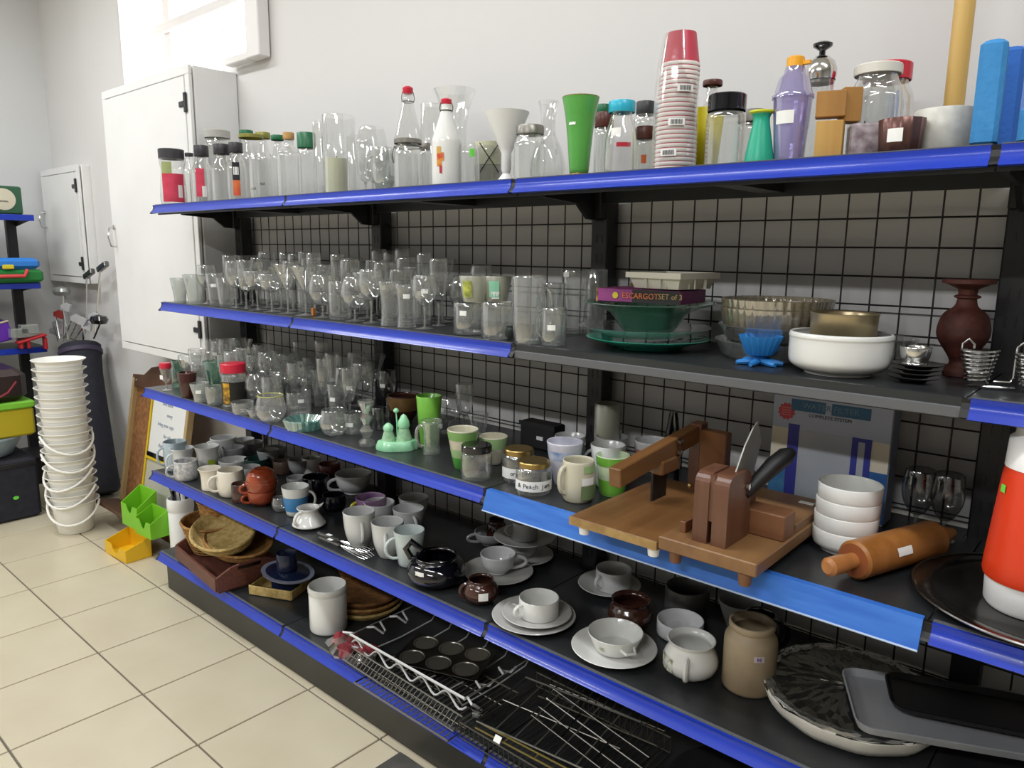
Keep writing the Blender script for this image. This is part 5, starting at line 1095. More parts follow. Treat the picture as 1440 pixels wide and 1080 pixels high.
# ---------------------------------------------------------------- bottom shelf
wick = mat('wicker', 'B98C50', .75, c2='8F6433', scale=55, bump=.8, bscale=120); wick_d = mat('dark_wicker', '8A5E30', .8, c2='6A4521', scale=60, bump=.8, bscale=120); wick_p = mat('pale_wicker', 'C9AF74', .75, c2='A98D50', scale=60, bump=.8, bscale=120)
def basket(label, x, y, z, R, H, m, tx=0, ty=0, rz=0, oval=1.0, coils=7, top=1.0, bot=.6, name='wicker_basket', cat='basket'):
    o = thing(name, label, cat, (x, y, z)); o.rotation_euler = (tx, ty, rz)
    S_ = Matrix.Diagonal((1, oval, 1, 1))
    B().lathe([(0, .0), (R*bot, 0), (R*(bot*.4 + top*.6), H*.5), (R*top*.98, H), (R*top*.94, H), (R*(bot*.4 + top*.6)*.93, H*.5), (R*bot*.9, .006), (0, .006)], 32, S_).build('woven_wall', m, o, smooth=50)
    wv = B()
    for k in range(coils):
        f = (k + .5)/coils; r_ = R*(bot + (top - bot)*f**.75); z_ = H*f
        wv.tube([(r_*math.cos(j*PI/16)*(1 + .006*(-1)**j), oval*r_*math.sin(j*PI/16)*(1 + .006*(-1)**j), z_) for j in range(32)], .0028, 5, closed=True)
    tag(wv.build('weave_strands', m, o), kind='stuff')
    B().tube([(R*top*math.cos(j*PI/18), oval*R*top*math.sin(j*PI/18), H) for j in range(36)], .0055, 7, closed=True).build('braided_rim', m, o)
    return o
ZB5 = ZS[4] + .001
ob = thing('wooden_crate', 'reddish brown wooden tray with cut out hand hole at the end of the bottom shelf', 'tray', (.35, .085, ZB5 + .002), math.radians(-6))
cw = mat('mahogany', '6B3F31', .5, c2='58332A', scale=6, stretch=(3, 20, 20))
B().box((0, .02, .005), (.40, .23, .009), bev=.001).build('bottom', cw, ob, smooth=0)
for y_ in (-.10, .14): B().box((0, y_, .034), (.40, .010, .050), bev=.001).build('long_side', cw, ob, smooth=0)
for s in (-1, 1):
    B().prism([(-.10, .009), (.14, .009), (.14, .060), (.09, .085), (.065, .09), (.065, .066), (-.025, .066), (-.025, .090), (-.05, .085), (-.10, .060)], s*.20 - .005, s*.20 + .005, 'yz').build('end_board', cw, ob, smooth=0)
    B().box((s*.20, .02, .087), (.012, .095, .010), bev=.003).build('hand_grip', cw, ob, smooth=0)
q = spot(4, 300, 775, 96, 728, .7)
basket('tall woven bowl basket standing in the wooden tray at the end', .175, .135, ZB5 + .015, .112, .125, wick, 0, .05, coils=10, top=1.0, bot=.6)
basket('small deep tan basket nested in the tall woven bowl', .185, .16, ZB5 + .105, .080, .11, wick, -.05, .05, coils=8)
basket('dark rimmed oval basket resting in front of the tan one', .36, .10, ZB5 + .118, .145, .045, wick_p, .30, .10, oval=.75, coils=5, bot=.8)
basket('large flat oval basket tipped over the wooden tray', .38, .14, ZB5 + .085, .155, .035, wick, .12, .12, oval=.72, coils=5, bot=.85)
basket('dark brown oval basket lying at the back of the pile', .42, .28, ZB5 + .12, .105, .05, wick_d, .10, .06, oval=.7, coils=6)
# small rectangular basket with navy scale
o = thing('rectangular_basket', 'small pale rectangular woven basket under the navy kitchen scale', 'basket', (.665, .135, ZB5), math.radians(25))
for (c_, s_) in (((0, -.06, .018), (.17, .008, .036)), ((0, .06, .018), (.17, .008, .036)), ((-.083, 0, .018), (.008, .125, .036)), ((.083, 0, .018), (.008, .125, .036)), ((0, 0, .003), (.16, .12, .005))): B().box(c_, s_, bev=.003).build('woven_side', wick_p, o, smooth=0)
navy = mat('navy_enamel', '1A2340', .25, coat=.3)
o = thing('navy_scale', 'navy blue kitchen scale with grey rimmed pan and cup on top', 'scale', (.685, .155, ZB5 + .008))
B().box((0, 0, .025), (.10, .075, .045), Rz(.4), bev=.008).build('scale_base', navy, o, smooth=0)
B().lathe([(0, .048), (.085, .048), (.112, .058), (.115, .064), (.105, .063), (0, .054)], 40, Matrix.Diagonal((1, .7, 1, 1))).build('pan', mat('blue_grey_rim', '8E93A8', .3, coat=.2), o, smooth=50)
B().lathe([(0, .064), (.095, .064), (.09, .066), (0, .066)], 36, Matrix.Diagonal((1, .7, 1, 1))).build('pan_inside', navy, o)
mug(Spot(.675, .16, ZB5 + .075, .036, .062), 'dark navy straight tumbler standing on the kitchen scale', navy, 'straight', None, cat='tumbler', name='navy_tumbler')
sp = spot(4, 463, 895, 52, 811, .97); o = mug(sp, 'tall plain white ceramic canister standing at the front of the bottom shelf', white_m, 'straight', None, cat='canister', name='white_canister', t=.004, seg=36)
B().lathe([(sp.R + .0002, sp.H*.86), (sp.R*1.035, sp.H*.88), (sp.R*1.035, sp.H*.985), (sp.R + .0002, sp.H)], 36).build('collar', white_m, o, smooth=50)
o = thing('red_print_block', 'small pink red patterned packet behind the white canister', 'packet', (onZ(438, 880, ZB5).x, onZ(438, 880, ZB5).y + .035, ZB5)); B().box((0, 0, .018), (.03, .02, .036), bev=.003).build('packet_body', red_lab, o, smooth=0)
pc = spot(4, 480, 862, 130, 830, .9)
for k in range(3):
    basket('round wicker plate holder, %s from the bottom behind the white canister' % ORD[k], .985, .27, ZB5 + .002 + k*.019, .118 - .003*k, .016, (wick_p, wick, wick_d)[k], coils=3, bot=.9, name='wicker_plate')
basket('shadowed oval basket at the wires behind the kitchen scale', .80, .35, ZB5 + .01, .08, .06, wick_d, coils=5, oval=.6)
# white coated wire dish rack
wc = mat('white_coated_wire', 'D4D4D2', .35)
def wire_thing(name, label, cat, loc=(0, 0, 0), group=None): return thing(name, label, cat, loc, 0, group)
x0, x1, y0, y1 = 1.200, 1.680, .045, .365; zt = .058
o = wire_thing('dish_rack', 'white plastic coated wire dish rack with wavy sides on the bottom shelf', 'rack', (x0, y0, ZB5 + .006)); w_, d_ = x1-x0, y1-y0
B().tube([(0, 0, zt), (w_, 0, zt), (w_, d_, zt), (0, d_, zt)], .0042, 8, closed=True).build('top_rim', wc, o)
def wavy(p, q, zc, amp, n, r=.0030):
    p, q = Vector(p), Vector(q); pts = []
    for k in range(n*8 + 1):
        t = k/(n*8); s = 1 if (int(t*n*2) % 2 == 0) else -1
        pts.append(tuple(p.lerp(q, t) + Vector((0, 0, zc + amp*math.sin(t*n*2*PI)))))
    return B().tube(pts, r, 6)
wavy((0, .004, 0), (w_, .004, 0), zt*.55, .016, 5).build('wavy_side', wc, o); wavy((0, d_ - .004, 0), (w_, d_ - .004, 0), zt*.55, .016, 5).build('wavy_side', wc, o)
for k in range(6):
    x_ = w_*(k + .5)/6
    B().tube([(x_, 0, zt), (x_ + .006, .012, zt*.6), (x_, .03, .006), (x_, d_*.5, .0), (x_, d_ - .03, .006), (x_ + .006, d_ - .012, zt*.6), (x_, d_, zt)], .0022, 6).build('cross_wire', wc, o)
for xx, s in ((0, 1), (w_, -1)):
    for yy in (.06, .15):
        B().tube([(xx, yy, zt), (xx + s*.025, yy + .008, zt*1.12), (xx + s*.040, yy + .03, zt*.7), (xx + s*.02, yy + .055, zt*.55), (xx, yy + .05, zt)], .0034, 7).build('end_loop', wc, o)
    B().tube([(xx, .01, zt), (xx - s*.03, -.005, zt*1.0), (xx - s*.03, .03, zt*.45), (xx + s*.005, .04, zt*.35)], .0034, 7).build('hook', wc, o)
dkw = mat('dark_wire', '6B6860', .35, .8); brw = mat('bright_wire', 'A8A69E', .3, .9); brass_w = mat('brassy_wire', 'A08F52', .3, .8)
def rack(label, corner, ux, uy, L_, D_, n, m, r=.0017, rr=.003, name='wire_rack', group=None, cross=3, rim=True):
    o = thing(name, label, 'rack', corner, 0, group); ux, uy = Vector(ux).normalized(), Vector(uy).normalized()
    P = lambda a, b_, h=0: tuple(ux*a + uy*b_ + ux.cross(uy)*h)
    B().tube([P(0, 0), P(L_, 0), P(L_, D_), P(0, D_)], rr, 7, closed=True).build('rim', m, o)
    for k in range(1, n): B().tube([P(L_*k/n, 0), P(L_*k/n, D_)], r, 5).build('wire', m, o)
    for k in range(cross): B().tube([P(0, D_*(k+1)/(cross+1), -.003), P(L_, D_*(k+1)/(cross+1), -.003)], r, 5).build('cross_bar', m, o)
    return o
rack('flat cooling rack overhanging the shelf edge below the dish rack', (1.335, -.045, ZB5 + .006), (1, 0, 0), (0, 1, 0), .375, .27, 21, mat('brown_wire', '8A857A', .35, .7))
rack('grey grill grid standing aslant at the front of the dish rack', (1.22, .000, ZB5 + .012), (1, -.03, 0), (0, .75, .55), .48, .040, 30, brw, r=.0012, rr=.0025, cross=1)
# muffin tin
o = thing('muffin_tin', 'dark metal muffin tin with round cups lying in the dish rack', 'muffin tin', (1.46, .185, ZB5 + .036), math.radians(20)); tin = mat('dark_tin', '4F4D49', .28, .9, c2='3D3B38', scale=9)
B().box((0, 0, .0), (.27, .17, .002), bev=.001).build('tin_plate', tin, o, smooth=0)
for i in range(3):
    for j in range(2):
        B().lathe([(.036, .0016), (.038, .003), (.034, .003), (.031, -.002)] + [(.029, -.006), (.024, -.020), (0, -.020)][:0] + [(.031, .0018), (.022, .0014), (0, .0012)], 26, T(-.085 + i*.085, -.042 + j*.084, 0)).build('cup_rim', brw, o, smooth=50)
        B().lathe([(.033, -.001), (.024, -.022), (0, -.022)], 22, T(-.085 + i*.085, -.042 + j*.084, 0)).build('cup', tin, o, smooth=50)
# red net bag
o = thing('red_net_bag', 'crumpled clear packet of red netting and ribbon at the corner of the dish rack', 'bag', (1.20, .045, ZB5)); rr_ = random.Random(5)
for k in range(7):
    B().lathe([(0, 0), (.020, .004), (.026, .014), (.020, .026), (0, .032)], 12, T(rr_.uniform(-.07, .06), rr_.uniform(-.02, .035), rr_.uniform(0, .012)) @ Rz(k) @ Matrix.Diagonal((1.2, .8, 1, 1)), flute=.12, nf=5).build('net_bundle', mat('red_net', 'A8323E', .6, c2='7E1F2B', scale=60, bump=.8), o, smooth=20)
B().box((.01, .0, .030), (.05, .018, .004), Rz(.4), bev=.001).build('card', mat('blue_white_card', 'A8C2D6', .5, c2='E6E6E6', scale=40), o, smooth=0)
B().lathe([(0, 0), (.085, .001), (.095, .015), (.07, .034), (.03, .042), (0, .043)], 22, Matrix.Diagonal((1.1, .55, 1, 1)), flute=.08, nf=7).build('clear_packet', G_film, o, smooth=15)
# oven racks leaning in a basket
xb0 = 1.72
o = thing('wire_basket', 'deep dark wire basket holding oven racks on the bottom shelf', 'basket', (xb0, -.012, ZB5)); w_, d_, h_ = .42, .30, .045
for z_, r_ in ((.004, .0018), (h_, .0028)): B().tube([(0, 0, z_), (w_, 0, z_), (w_, d_, z_), (0, d_, z_)], r_, 6, closed=True).build('rim', dkw, o)
for k in range(27):
    x_ = w_*k/26
    B().tube([(x_, 0, h_), (x_, 0, .004), (x_, d_, .004), (x_, d_, h_)], .0013, 5).build('wire', dkw, o)
rack('chrome oven rack leaning in the wire basket, closest to the dish rack', (1.755, .012, ZB5 + .052), (1, .10, .02), (-.05, 1, .12), .34, .20, 6, brw, rr=.0028, cross=1)
for k in range(4): pass
rack('brassy grill rack lying across the wire basket with a square white tag', (1.765, -.004, ZB5 + .048), (1, .05, .0), (0, .3, .05), .36, .018, 4, brass_w, rr=.0026, cross=0)
q = [k for k in COL.objects if k.get('label', '').startswith('brassy')][0]; B().box((.075, .003, .004), (.020, .016, .0015), Rx(.9)).build('price_tag', sticker_m, q, smooth=0)
rack('chrome four bar rack with upturned ends leaning on the oven rack', (1.87, .085, ZB5 + .085), (1, -.10, -.09), (0, 1, .35), .30, .09, 3, chrome_m, rr=.0024, cross=2)
rack('dull oven grid lying at the back of the wire basket', (1.80, .20, ZB5 + .050), (1, .06, .03), (-.1, 1, .25), .34, .15, 14, dkw, cross=2)
o = thing('metal_clip_lid', 'small clear square plastic clip at the rim of the wire basket', 'clip', (1.735, .03, ZB5 + .046)); B().box((0, 0, .007), (.018, .014, .013), Rz(.4), bev=.002).build('clip_body', G_thick, o, smooth=0)
sp = Spot(2.15, .30, ZB5, .13, .05); flatplate('dark_pan', 'dim round dark pan deep in the bottom shelf', black_m, 2.32, .24, ZB5, .14, .04, .75, 'pan')

# ---------------------------------------------------------------- stacked buckets, golf bag, easel, things on the floor
bk = mat('white_bucket', 'F4F2EC', .4, c2='EFEDE6', scale=4); 
bb = onZ(108, 752, 0); bc = Vector((bb.x, bb.y, 0)) + Vector((*xy_away(bb), 0))*.078
topc = onY(82, 505, bc.y - .012); n = 17; Hb = .155; zt = topc.z; pitch = (zt - Hb)/(n - 1)
bk = mat('white_bucket', 'F4F2EA', .4)
proto = None
wh = [0, .01, .012]
for k in range(n):
    t = k/(n-1); x_ = bc.x + (topc.x - bc.x)*t**1.5; y_ = bc.y + (topc.y - bc.y)*t
    if proto is None:
        o = thing('white_bucket', 'x', 'bucket', (x_, y_, 0)); Rt = .110
        B().lathe([(0, 0), (.072, 0), (.076, .004), (.092, Hb - .030), (.095, Hb - .028), (.095, Hb - .016), (Rt, Hb - .003), (Rt + .003, Hb), (Rt - .001, Hb + .001), (.089, Hb - .024), (.071, .006), (0, .006)], 34).build('bucket_body', bk, o, smooth=40)
        hp = [(Rt*1.0*math.cos(a), -.0 - Rt*1.02*math.sin(a)*1.0, Hb - .012 - .085*math.sin(a)) for a in [PI*j/14 for j in range(15)]]
        h_ = B().tube(hp, .0055, 8).build('bail_handle', bk, o); proto = o
    else:
        o = proto.copy(); COL.objects.link(o)
        for ch in list(proto.children):
            if ch.name.startswith('bail') and (k > 9 or k % 2): continue
            c = ch.copy(); COL.objects.link(c); c.parent = o
    o.location = (x_, y_, .001 + k*pitch); d = xy_away((x_, y_))
    o.rotation_euler = (0, 0, math.atan2(d.y, d.x) - PI/2 + random.uniform(-.5, .5) + (.15 if k % 2 else -.1))
    o['label'] = 'white plastic bucket, %s from the bottom of the tall leaning stack' % ORD[k]; o['group'] = 'white plastic buckets in one tall stack'
# golf bag
gb = Vector((-1.35, .255, .0)); gt = onY(112, 486, .345); navyf = mat('navy_fabric', '23242F', .8, c2='1B1C26', scale=30, bump=.4)
o = thing('golf_bag', 'dark navy golf bag leaning at the wall behind the buckets', 'golf bag', (gb.x, gb.y, .001))
ax = Vector((gt.x - gb.x, gt.y - gb.y, gt.z)); Lg = ax.length
Mg = ax.to_track_quat('Z', 'Y').to_matrix().to_4x4()
B().lathe([(0, .03), (.095, .03), (.11, .05), (.105, Lg*.25), (.098, Lg*.8), (.104, Lg*.92), (.108, Lg - .01), (.098, Lg), (.09, Lg - .02), (0, Lg - .06)], 28, Mg).build('bag_body', navyf, o, smooth=50)
B().lathe([(.108, Lg - .06), (.1125, Lg - .055), (.1125, Lg - .035), (.108, Lg - .03)], 28, Mg).build('collar_band', mat('purple_trim', '3A3148', .6), o)
B().tube([tuple(Mg @ Vector((.105, 0, Lg*.9))), tuple(Mg @ Vector((.165, -.02, Lg*.84))), tuple(Mg @ Vector((.165, -.02, Lg*.45))), tuple(Mg @ Vector((.10, 0, Lg*.3)))], .012, 8).build('strap', navyf, o)
B().lathe([(0, 0), (.05, 0), (.055, .02), (.055, Lg*.42), (.03, Lg*.46), (0, Lg*.46)], 16, Mg @ T(.075, -.045, Lg*.12)).build('side_pocket', navyf, o, smooth=50)
def club(label, u0, v0, u1, v1, yb, yt, head, mhead, r=.0045):
    a_ = onY(u0, v0, yb); b_ = onY(u1, v1, yt); o = thing('golf_club', label, 'golf club', a_, 0, 'golf clubs in the navy bag'); d = b_ - a_
    B().tube([(0, 0, 0), tuple(d)], r, 7).build('shaft', chrome_m if mhead is not blackc_m else black_m, o)
    if head == 'putter':
        B().box((0, 0, 0), (.125, .026, .030), T(*(d + Vector((.035, 0, .012)))) @ Ry(-.30), bev=.004).build('club_head', mhead, o, smooth=0)
    elif head == 'iron':
        B().prism([(-.01, -.012), (.06, -.02), (.072, .022), (.03, .03), (-.01, .012)], -.006, .006, 'xz', T(*d) @ Rz(.3) @ Ry(.1)).build('club_head', mhead, o, smooth=0)
    else:
        B().lathe([(0, -.024), (.035, -.018), (.045, 0), (.036, .016), (0, .024)], 18, T(*(d + Vector((-.028, 0, .008)))) @ Matrix.Diagonal((1.5, 1.0, 1.2, 1))).build('club_head', mhead, o)
    return o
ht_ = Lg
club('grey driver club, its big round head above the bag', 90, 478, 89, 412, .35, .36, 'driver', mat('grey_head', 'A9ABA8', .3, .5))
club('putter with long flat silver head, tallest in the bag', 121, 476, 122, 388, .36, .39, 'putter', steel_m)
club('dark shafted putter leaning beside the tallest one', 134, 470, 141, 378, .38, .41, 'putter', steel_m)
club('club with red and silver iron head in the bag', 84, 476, 78, 442, .32, .33, 'iron', mat('red_head', 'A8332E', .35))
club('silver iron with its blade tilted up in the bag', 96, 478, 88, 432, .31, .33, 'iron', mat('brushed_head', 'C4C5C6', .45, .3))
club('black headed driver hanging over the wall side of the bag', 132, 476, 142, 452, .35, .36, 'driver', blackc_m)
for k, (u_, v_, lb) in enumerate(((76, 456, 'short silver iron at the shelf side of the bag'), (102, 448, 'silver iron in the middle of the bag'), (110, 452, 'silver iron with dark grip beside the middle one'), (127, 446, 'silver wedge between the two putters'), (72, 466, 'lowest silver iron at the shelf side of the bag'), (117, 458, 'small iron low beside the tall putter'))):
    club(lb, 82 + k*7, 480, u_, v_, .33 + .004*k, .34, 'iron', mat('brushed_head', 'C4C5C6', .45, .3))

# left wall shelving with toys
ul = thing('shelving_unit', 'shorter black and blue shelving against the grey side wall, behind the buckets', 'shelving', (-1.88, .23, 0))
LZ = [1.535, 1.162, .800]
B().box((-.30, -.035, .78), (.04, .05, 1.56), bev=.002).build('upright', black_m, ul, smooth=0); B().box((-.30, -.91, .78), (.04, .05, 1.56), bev=.002).build('upright', black_m, ul, smooth=0)
B().box((-.15, -.47, .08), (.30, .92, .16), bev=.002).build('base_box', black_m, ul, smooth=0)
for k, z_ in enumerate(LZ):
    yo = (0, 0, .02)[k]
    bd = B().box((-.16, -.465, z_ - .012), (.32, .93, .024)).build('shelf_board', board_m, ul, smooth=0)
    B().prism([(-.003, z_), (.006, z_ - .004), (.006, z_ - .032), (-.003, z_ - .034)], -.93, .0, 'xz', Matrix.Identity(4)).build('price_strip', blue_m, bd, smooth=0)
    B().prism([(-.02, z_ - .01), (-.29, z_ - .01), (-.29, z_ - .06), (-.10, z_ - .036), (-.02, z_ - .030)], -.012, -.004, 'xz').build('bracket', black_m, ul, smooth=0)
gx = -1.93
o = thing('green_tin_box', 'square dark green metal tin with cream dial on top of the side unit', 'tin', (-1.99, .060, LZ[0] + .001)); gm_ = mat('dark_green_metal', '2C5B40', .45)
B().box((0, .02, .075), (.14, .23, .15), bev=.006).lathe([(0, 0), (.012, 0), (.012, .025), (0, .025)], 12, T(0, -.07, .15)).build('tin_body', gm_, o, smooth=0)
B().lathe([(0, 0), (.058, 0), (.058, .004), (0, .006)], 32, T(.070, .045, .078) @ Ry(PI/2)).build('dial_face', mat('cream_dial', 'CFC9B4', .5), o)
B().box((.0765, .045, .09), (.001, .012, .012), Rx(.78)).build('dial_mark', ink_m, o, smooth=0)
text(o, 'kitchen', .014, (.077, .045, .068), (PI/2, 0, PI/2), ink_m)
o = thing('toy_carry_case', 'blue and green plastic toy case with red handle and yellow catch', 'toy case', (-1.90, .075, LZ[1] + .001))
B().box((-.02, .02, .0365), (.14, .30, .070), bev=.014).build('green_base', mat('toy_green', '1E7A34', .4), o, smooth=0)
B().box((-.02, .02, .105), (.13, .28, .060), bev=.018).build('blue_lid', mat('toy_blue', '2F7FD6', .4), o, smooth=0)
B().box((.052, .0, .088), (.012, .055, .024), bev=.004).build('yellow_catch', mat('toy_yellow', 'D9C82E', .4), o, smooth=0)
B().tube([(.052, -.085, .072), (.064, -.07, .038), (.064, .07, .038), (.052, .09, .072)], .010, 8).build('red_handle', mat('toy_red', 'D9474A', .4), o)
o = thing('purple_basket', 'purple plastic basket tilted on the lower shelf of the side unit', 'basket', (-1.97, -.005, LZ[2] + .032)); o.rotation_euler = (.22, 0, 0)
pm_ = mat('purple_plastic', '6A2FB0', .45); pw = B()
for s in (0, 1):
    pass
B().box((0, -.02, .004), (.14, .20, .008), bev=.002).build('bottom', pm_, o, smooth=0)
for (c_, s_) in (((.07, -.02, .055), (.006, .21, .10)), ((-.07, -.02, .055), (.006, .21, .10)), ((0, .085, .055), (.146, .006, .10)), ((0, -.125, .055), (.146, .006, .10))): B().box(c_, s_, bev=.002).build('basket_side', pm_, o, smooth=0)
B().tube([(.073, .088, .105), (.073, -.128, .105), (-.073, -.128, .105), (-.073, .088, .105)], .006, 8, closed=True).build('pale_rim', mat('beige_rim', 'BDB49C', .5), o)
B().box((.0745, -.02, .085), (.002, .02, .008)).build('price_sticker', sticker_m, o, smooth=0)
o = thing('red_toy_stand', 'red plastic toy bench holding small clear boxes', 'toy', (-1.85, .13, LZ[2] + .001)); rd = mat('toy_red_dark', 'C4242C', .4)
B().box((0, .03, .045), (.06, .15, .014), Rx(.25), bev=.004).build('seat', rd, o, smooth=0)
for y_ in (-.035, .0, .085): B().box((0, y_, .02), (.05, .014, .044 if y_ < .05 else .07), bev=.004).build('leg', rd, o, smooth=0)
for k, (y_, z_) in enumerate(((-.04, .068), (.01, .088))):
    q = thing('clear_box', ('small clear plastic box on the red toy bench, %s one' % ['lower', 'upper'][k]), 'box', (-1.85, .13 + y_, LZ[2] + z_)); B().box((0, 0, .020), (.06, .085, .050), bev=.003).build('box_body', G_frost, q, smooth=0)
# things piled on the floor in front of the side unit
xr = -1.298; 
def pile_box(name, label, cat, z0, z1, y1, m, bev=.01, xf=xr, L=.42, D=.34, taper=0): 
    o = thing(name, label, cat, (xf - D/2, y1 - L/2, z0)); B().box((0, 0, (z1-z0)/2), (D, L, z1-z0), bev=bev).build('box_body', m, o, smooth=0); return o
o = pile_box('dark_storage_box', 'dark navy fabric storage box on the floor with a small green sticker', 'box', .001, .315, -.035, navyf, .015)
B().lathe([(0, 0), (.013, 0), (.013, .001), (0, .001)], 14, T(.171, .10, .12) @ Ry(PI/2) @ Matrix.Diagonal((.7, 1, 1, 1))).build('green_sticker', mat('green_sticker', '6FE04A', .6), o)
B().box((.172, 0, .285), (.004, .40, .02), bev=.001).build('lid_seam', mat('black_trim', '1D1D20', .4), o, smooth=0)
o = thing('blue_basin', 'pale grey blue plastic basin sitting on the dark storage box', 'basin', (xr - .17, -.215, .318))
B().lathe([(0, 0), (.10, 0), (.12, .01), (.165, .095), (.178, .10), (.178, .108), (.165, .108), (.115, .014), (0, .008)], 40).build('basin_body', mat('pale_blue_plastic', '9DB0BC', .4), o, smooth=40)
o = thing('yellow_crate', 'mustard yellow plastic crate with lime green rim on the basin', 'crate', (xr - .17, -.225, .428))
B().box((0, 0, .07), (.33, .40, .14), bev=.01).build('crate_body', mat('mustard_plastic', 'B9A81F', .45), o, smooth=0); B().box((0, 0, .158), (.345, .415, .036), bev=.008).build('lime_rim', mat('lime_plastic', '7FC83A', .45), o, smooth=0)
o = pile_box('dark_maroon_bag', 'dark maroon shiny bag slumped on the yellow crate', 'bag', .606, .765, -.04, mat('maroon_vinyl', '33201F', .3, c2='1C1617', scale=5), .03)
B().tube([(.172, .06, .02), (.174, .12, .05), (.172, .16, .10)], .006, 8).build('red_piping', mat('dark_red', '7A1A28', .4), o)

# easel board with whiteboard
bx = [onY(183, 530, .44), onY(170, 708, .22)]
ex0 = -.945; ew = .62; eh = .72; tilt = math.atan2(.12, .65)
o = thing('easel_board', 'brown framed cork board with yellow framed whiteboard leaning under the tall cabinet', 'easel', (ex0 + ew/2, .205, .012)); o.rotation_euler = (-tilt, 0, 0)
corkb = mat('cork_board', '9A6A3E', .9, c2='7C5230', scale=45, bump=.6); frm = mat('dark_frame_wood', '5A3B2A', .55, c2='48301F', scale=10); plw = mat('pale_frame_wood', 'AE9468', .6)
B().box((0, .012, .36), (ew - .02, .012, .70)).build('cork_panel', corkb, o, smooth=0)
for s in (-1, 1): B().box((s*(ew/2 - .012), 0, .36), (.024, .03, .72), bev=.002).build('side_frame', plw, o, smooth=0)
B().prism([(-ew/2, .68), (ew/2, .68), (ew/2, .735), (ew*.30, .745), (ew*.18, .79), (0, .81), (-ew*.18, .79), (-ew*.30, .745), (-ew/2, .735)], -.014, .014, 'xz').build('crest_rail', frm, o, smooth=0)
for s in (-1, 1): B().lathe([(0, 0), (.007, .002), (0, .006)], 10, T(s*ew*.42, -.014, .71) @ Rx(PI/2)).build('stud', chrome_m, o)
B().box((0, -.065, .088), (ew + .04, .11, .018), bev=.003).build('ledge', frm, o, smooth=0)
wb = B().box((.115, -.004, .525), (.36, .006, .275), bev=.002).build('whiteboard', mat('whiteboard', 'E8EAEA', .25), o, smooth=0)
yl = mat('yellow_frame', 'D8B91E', .45)
for (c_, s_) in (((-.078, -.006, .40), (.012, .012, .58)), ((.11, -.006, .360), (.38, .012, .012))): B().box(c_, s_, bev=.002).build('yellow_rail', yl, o, smooth=0)
B().box((.115, -.005, .378), (.37, .010, .022), bev=.002).build('black_ledge', blackc_m, o, smooth=0)
B().box((.115, -.001, .24), (.37, .006, .22)).build('lower_panel', mat('grey_card', 'B5B3A6', .6), o, smooth=0)
for k, s_ in enumerate(('new stock', 'every', 'bring your cups', 'for sale', 'thank you')):
    text(o, s_, .026, (.09 + .03*(k % 2), -.0078, .635 - k*.05), (PI/2, 0, 0), mat('pale_marker', '8C96A8', .6))
def file_box(label, x, y, z, w, h, d, m, rz):
    o = thing('magazine_holder', label, 'file holder', (x, y, z), rz)
    B().box((0, 0, .003), (w, d, .005)).build('bottom', m, o, smooth=0); B().box((0, d/2, h/2), (w, .004, h)).build('back', m, o, smooth=0)
    hf = h*.62
    arc = [(-w*.22 + w*.44*t/8, hf - .038*math.sin(PI*t/8)) for t in range(9)]
    B().prism([(-w/2, 0), (w/2, 0), (w/2, hf)] + arc[::-1] + [(-w/2, hf)], -d/2 - .002, -d/2 + .002, 'xz').build('notched_front', m, o, smooth=0)
    for s in (-1, 1): B().prism([(-d/2, 0), (d/2, 0), (d/2, h), (-d/2, hf)], s*w/2 - .002, s*w/2 + .002, 'yz').build('side', m, o, smooth=0)
    return o
limep = mat('lime_green_plastic', '7CC62A', .4); yelp = mat('sunny_yellow_plastic', 'E8B81C', .4)
file_box('lime green plastic file holder with notched front on the easel ledge', -.50, .130, .112, .15, .165, .09, limep, .05)
file_box('second lime green file holder with scalloped front beside it', -.345, .118, .112, .14, .115, .08, limep, .05)
file_box('sunny yellow plastic file holder with curved notch on the floor', -.465, .055, .001, .20, .092, .11, yelp, .05)
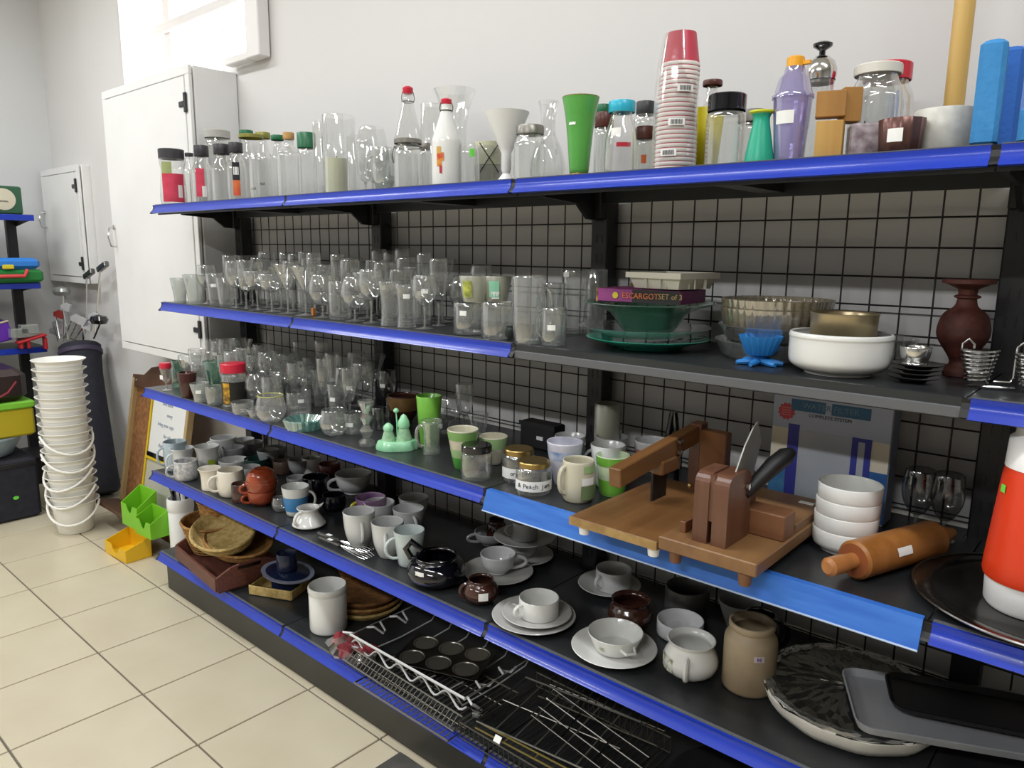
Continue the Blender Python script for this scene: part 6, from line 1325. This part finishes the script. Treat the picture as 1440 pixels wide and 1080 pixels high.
sp = Spot(-.235, .20, .001, .052, 0); sp.H = height((sp.x, sp.y, 0), sp.R, 694)
sp.H = .285
o = mug(sp, 'tall white plastic utensil holder standing beside the end of the shelving', wplas, 'straight', None, cat='utensil holder', name='utensil_holder', t=.003)
B().lathe([(sp.R, sp.H*.80), (sp.R*1.06, sp.H*.82), (sp.R*1.06, sp.H*.96), (sp.R, sp.H)], 30).build('collar', wplas, o, smooth=50)
for k in range(5):
    a = k*1.25; q = thing('black_utensil', 'black plastic kitchen utensil standing in the white holder, %s of five' % ORD[k], 'utensil', (sp.x + .022*math.cos(a), sp.y + .022*math.sin(a), .010), 0, 'black utensils in the white holder')
    B().tube([(0, 0, 0), (.004*math.cos(a), .004*math.sin(a), sp.H*.9), (.012*math.cos(a), .012*math.sin(a), sp.H + .035)], [.005, .007, .013], 8).build('utensil_body', blackc_m if k else wplas, q)
o = thing('dark_mat', 'corner of a dark grey floor mat beside the shelving base', 'mat', (1.62, -.19, .001)); B().box((.235, -.065, .004), (.75, .50, .008), bev=.002).build('mat_body', mat('grey_mat', '57544F', .9, c2='3E3C39', scale=12, bump=.5), o, smooth=0)
o = thing('dark_strip', 'thin dark strip lying on the tiles by the side unit', 'strip', (-1.0, .40, .001)); COL.objects.unlink(o) if False else None
B().box((0, 0, .006), (.5, .03, .012), bev=.002).build('strip_body', frm, o, smooth=0)
# ---------------------------------------------------------------- finish: number the look-alikes, turn lettering into meshes
for (desc, where), L in AUTO.items():
    L.sort(key=lambda o: o.location.x)
    for i, o in enumerate(L): o['label'] = '%s, %s along from the cabinet, %s' % (desc, ORD[min(i, 25)], where)
bpy.context.view_layer.update()
dg = bpy.context.evaluated_depsgraph_get()
for o in [o for o in COL.objects if o.type == 'FONT']:
    me = bpy.data.meshes.new_from_object(o.evaluated_get(dg)); n_ = bpy.data.objects.new('lettering', me); COL.objects.link(n_)
    n_.parent = o.parent; n_.location = o.location; n_.rotation_euler = o.rotation_euler
    if not me.materials: me.materials.append(o.data.materials[0])
    bpy.data.objects.remove(o)
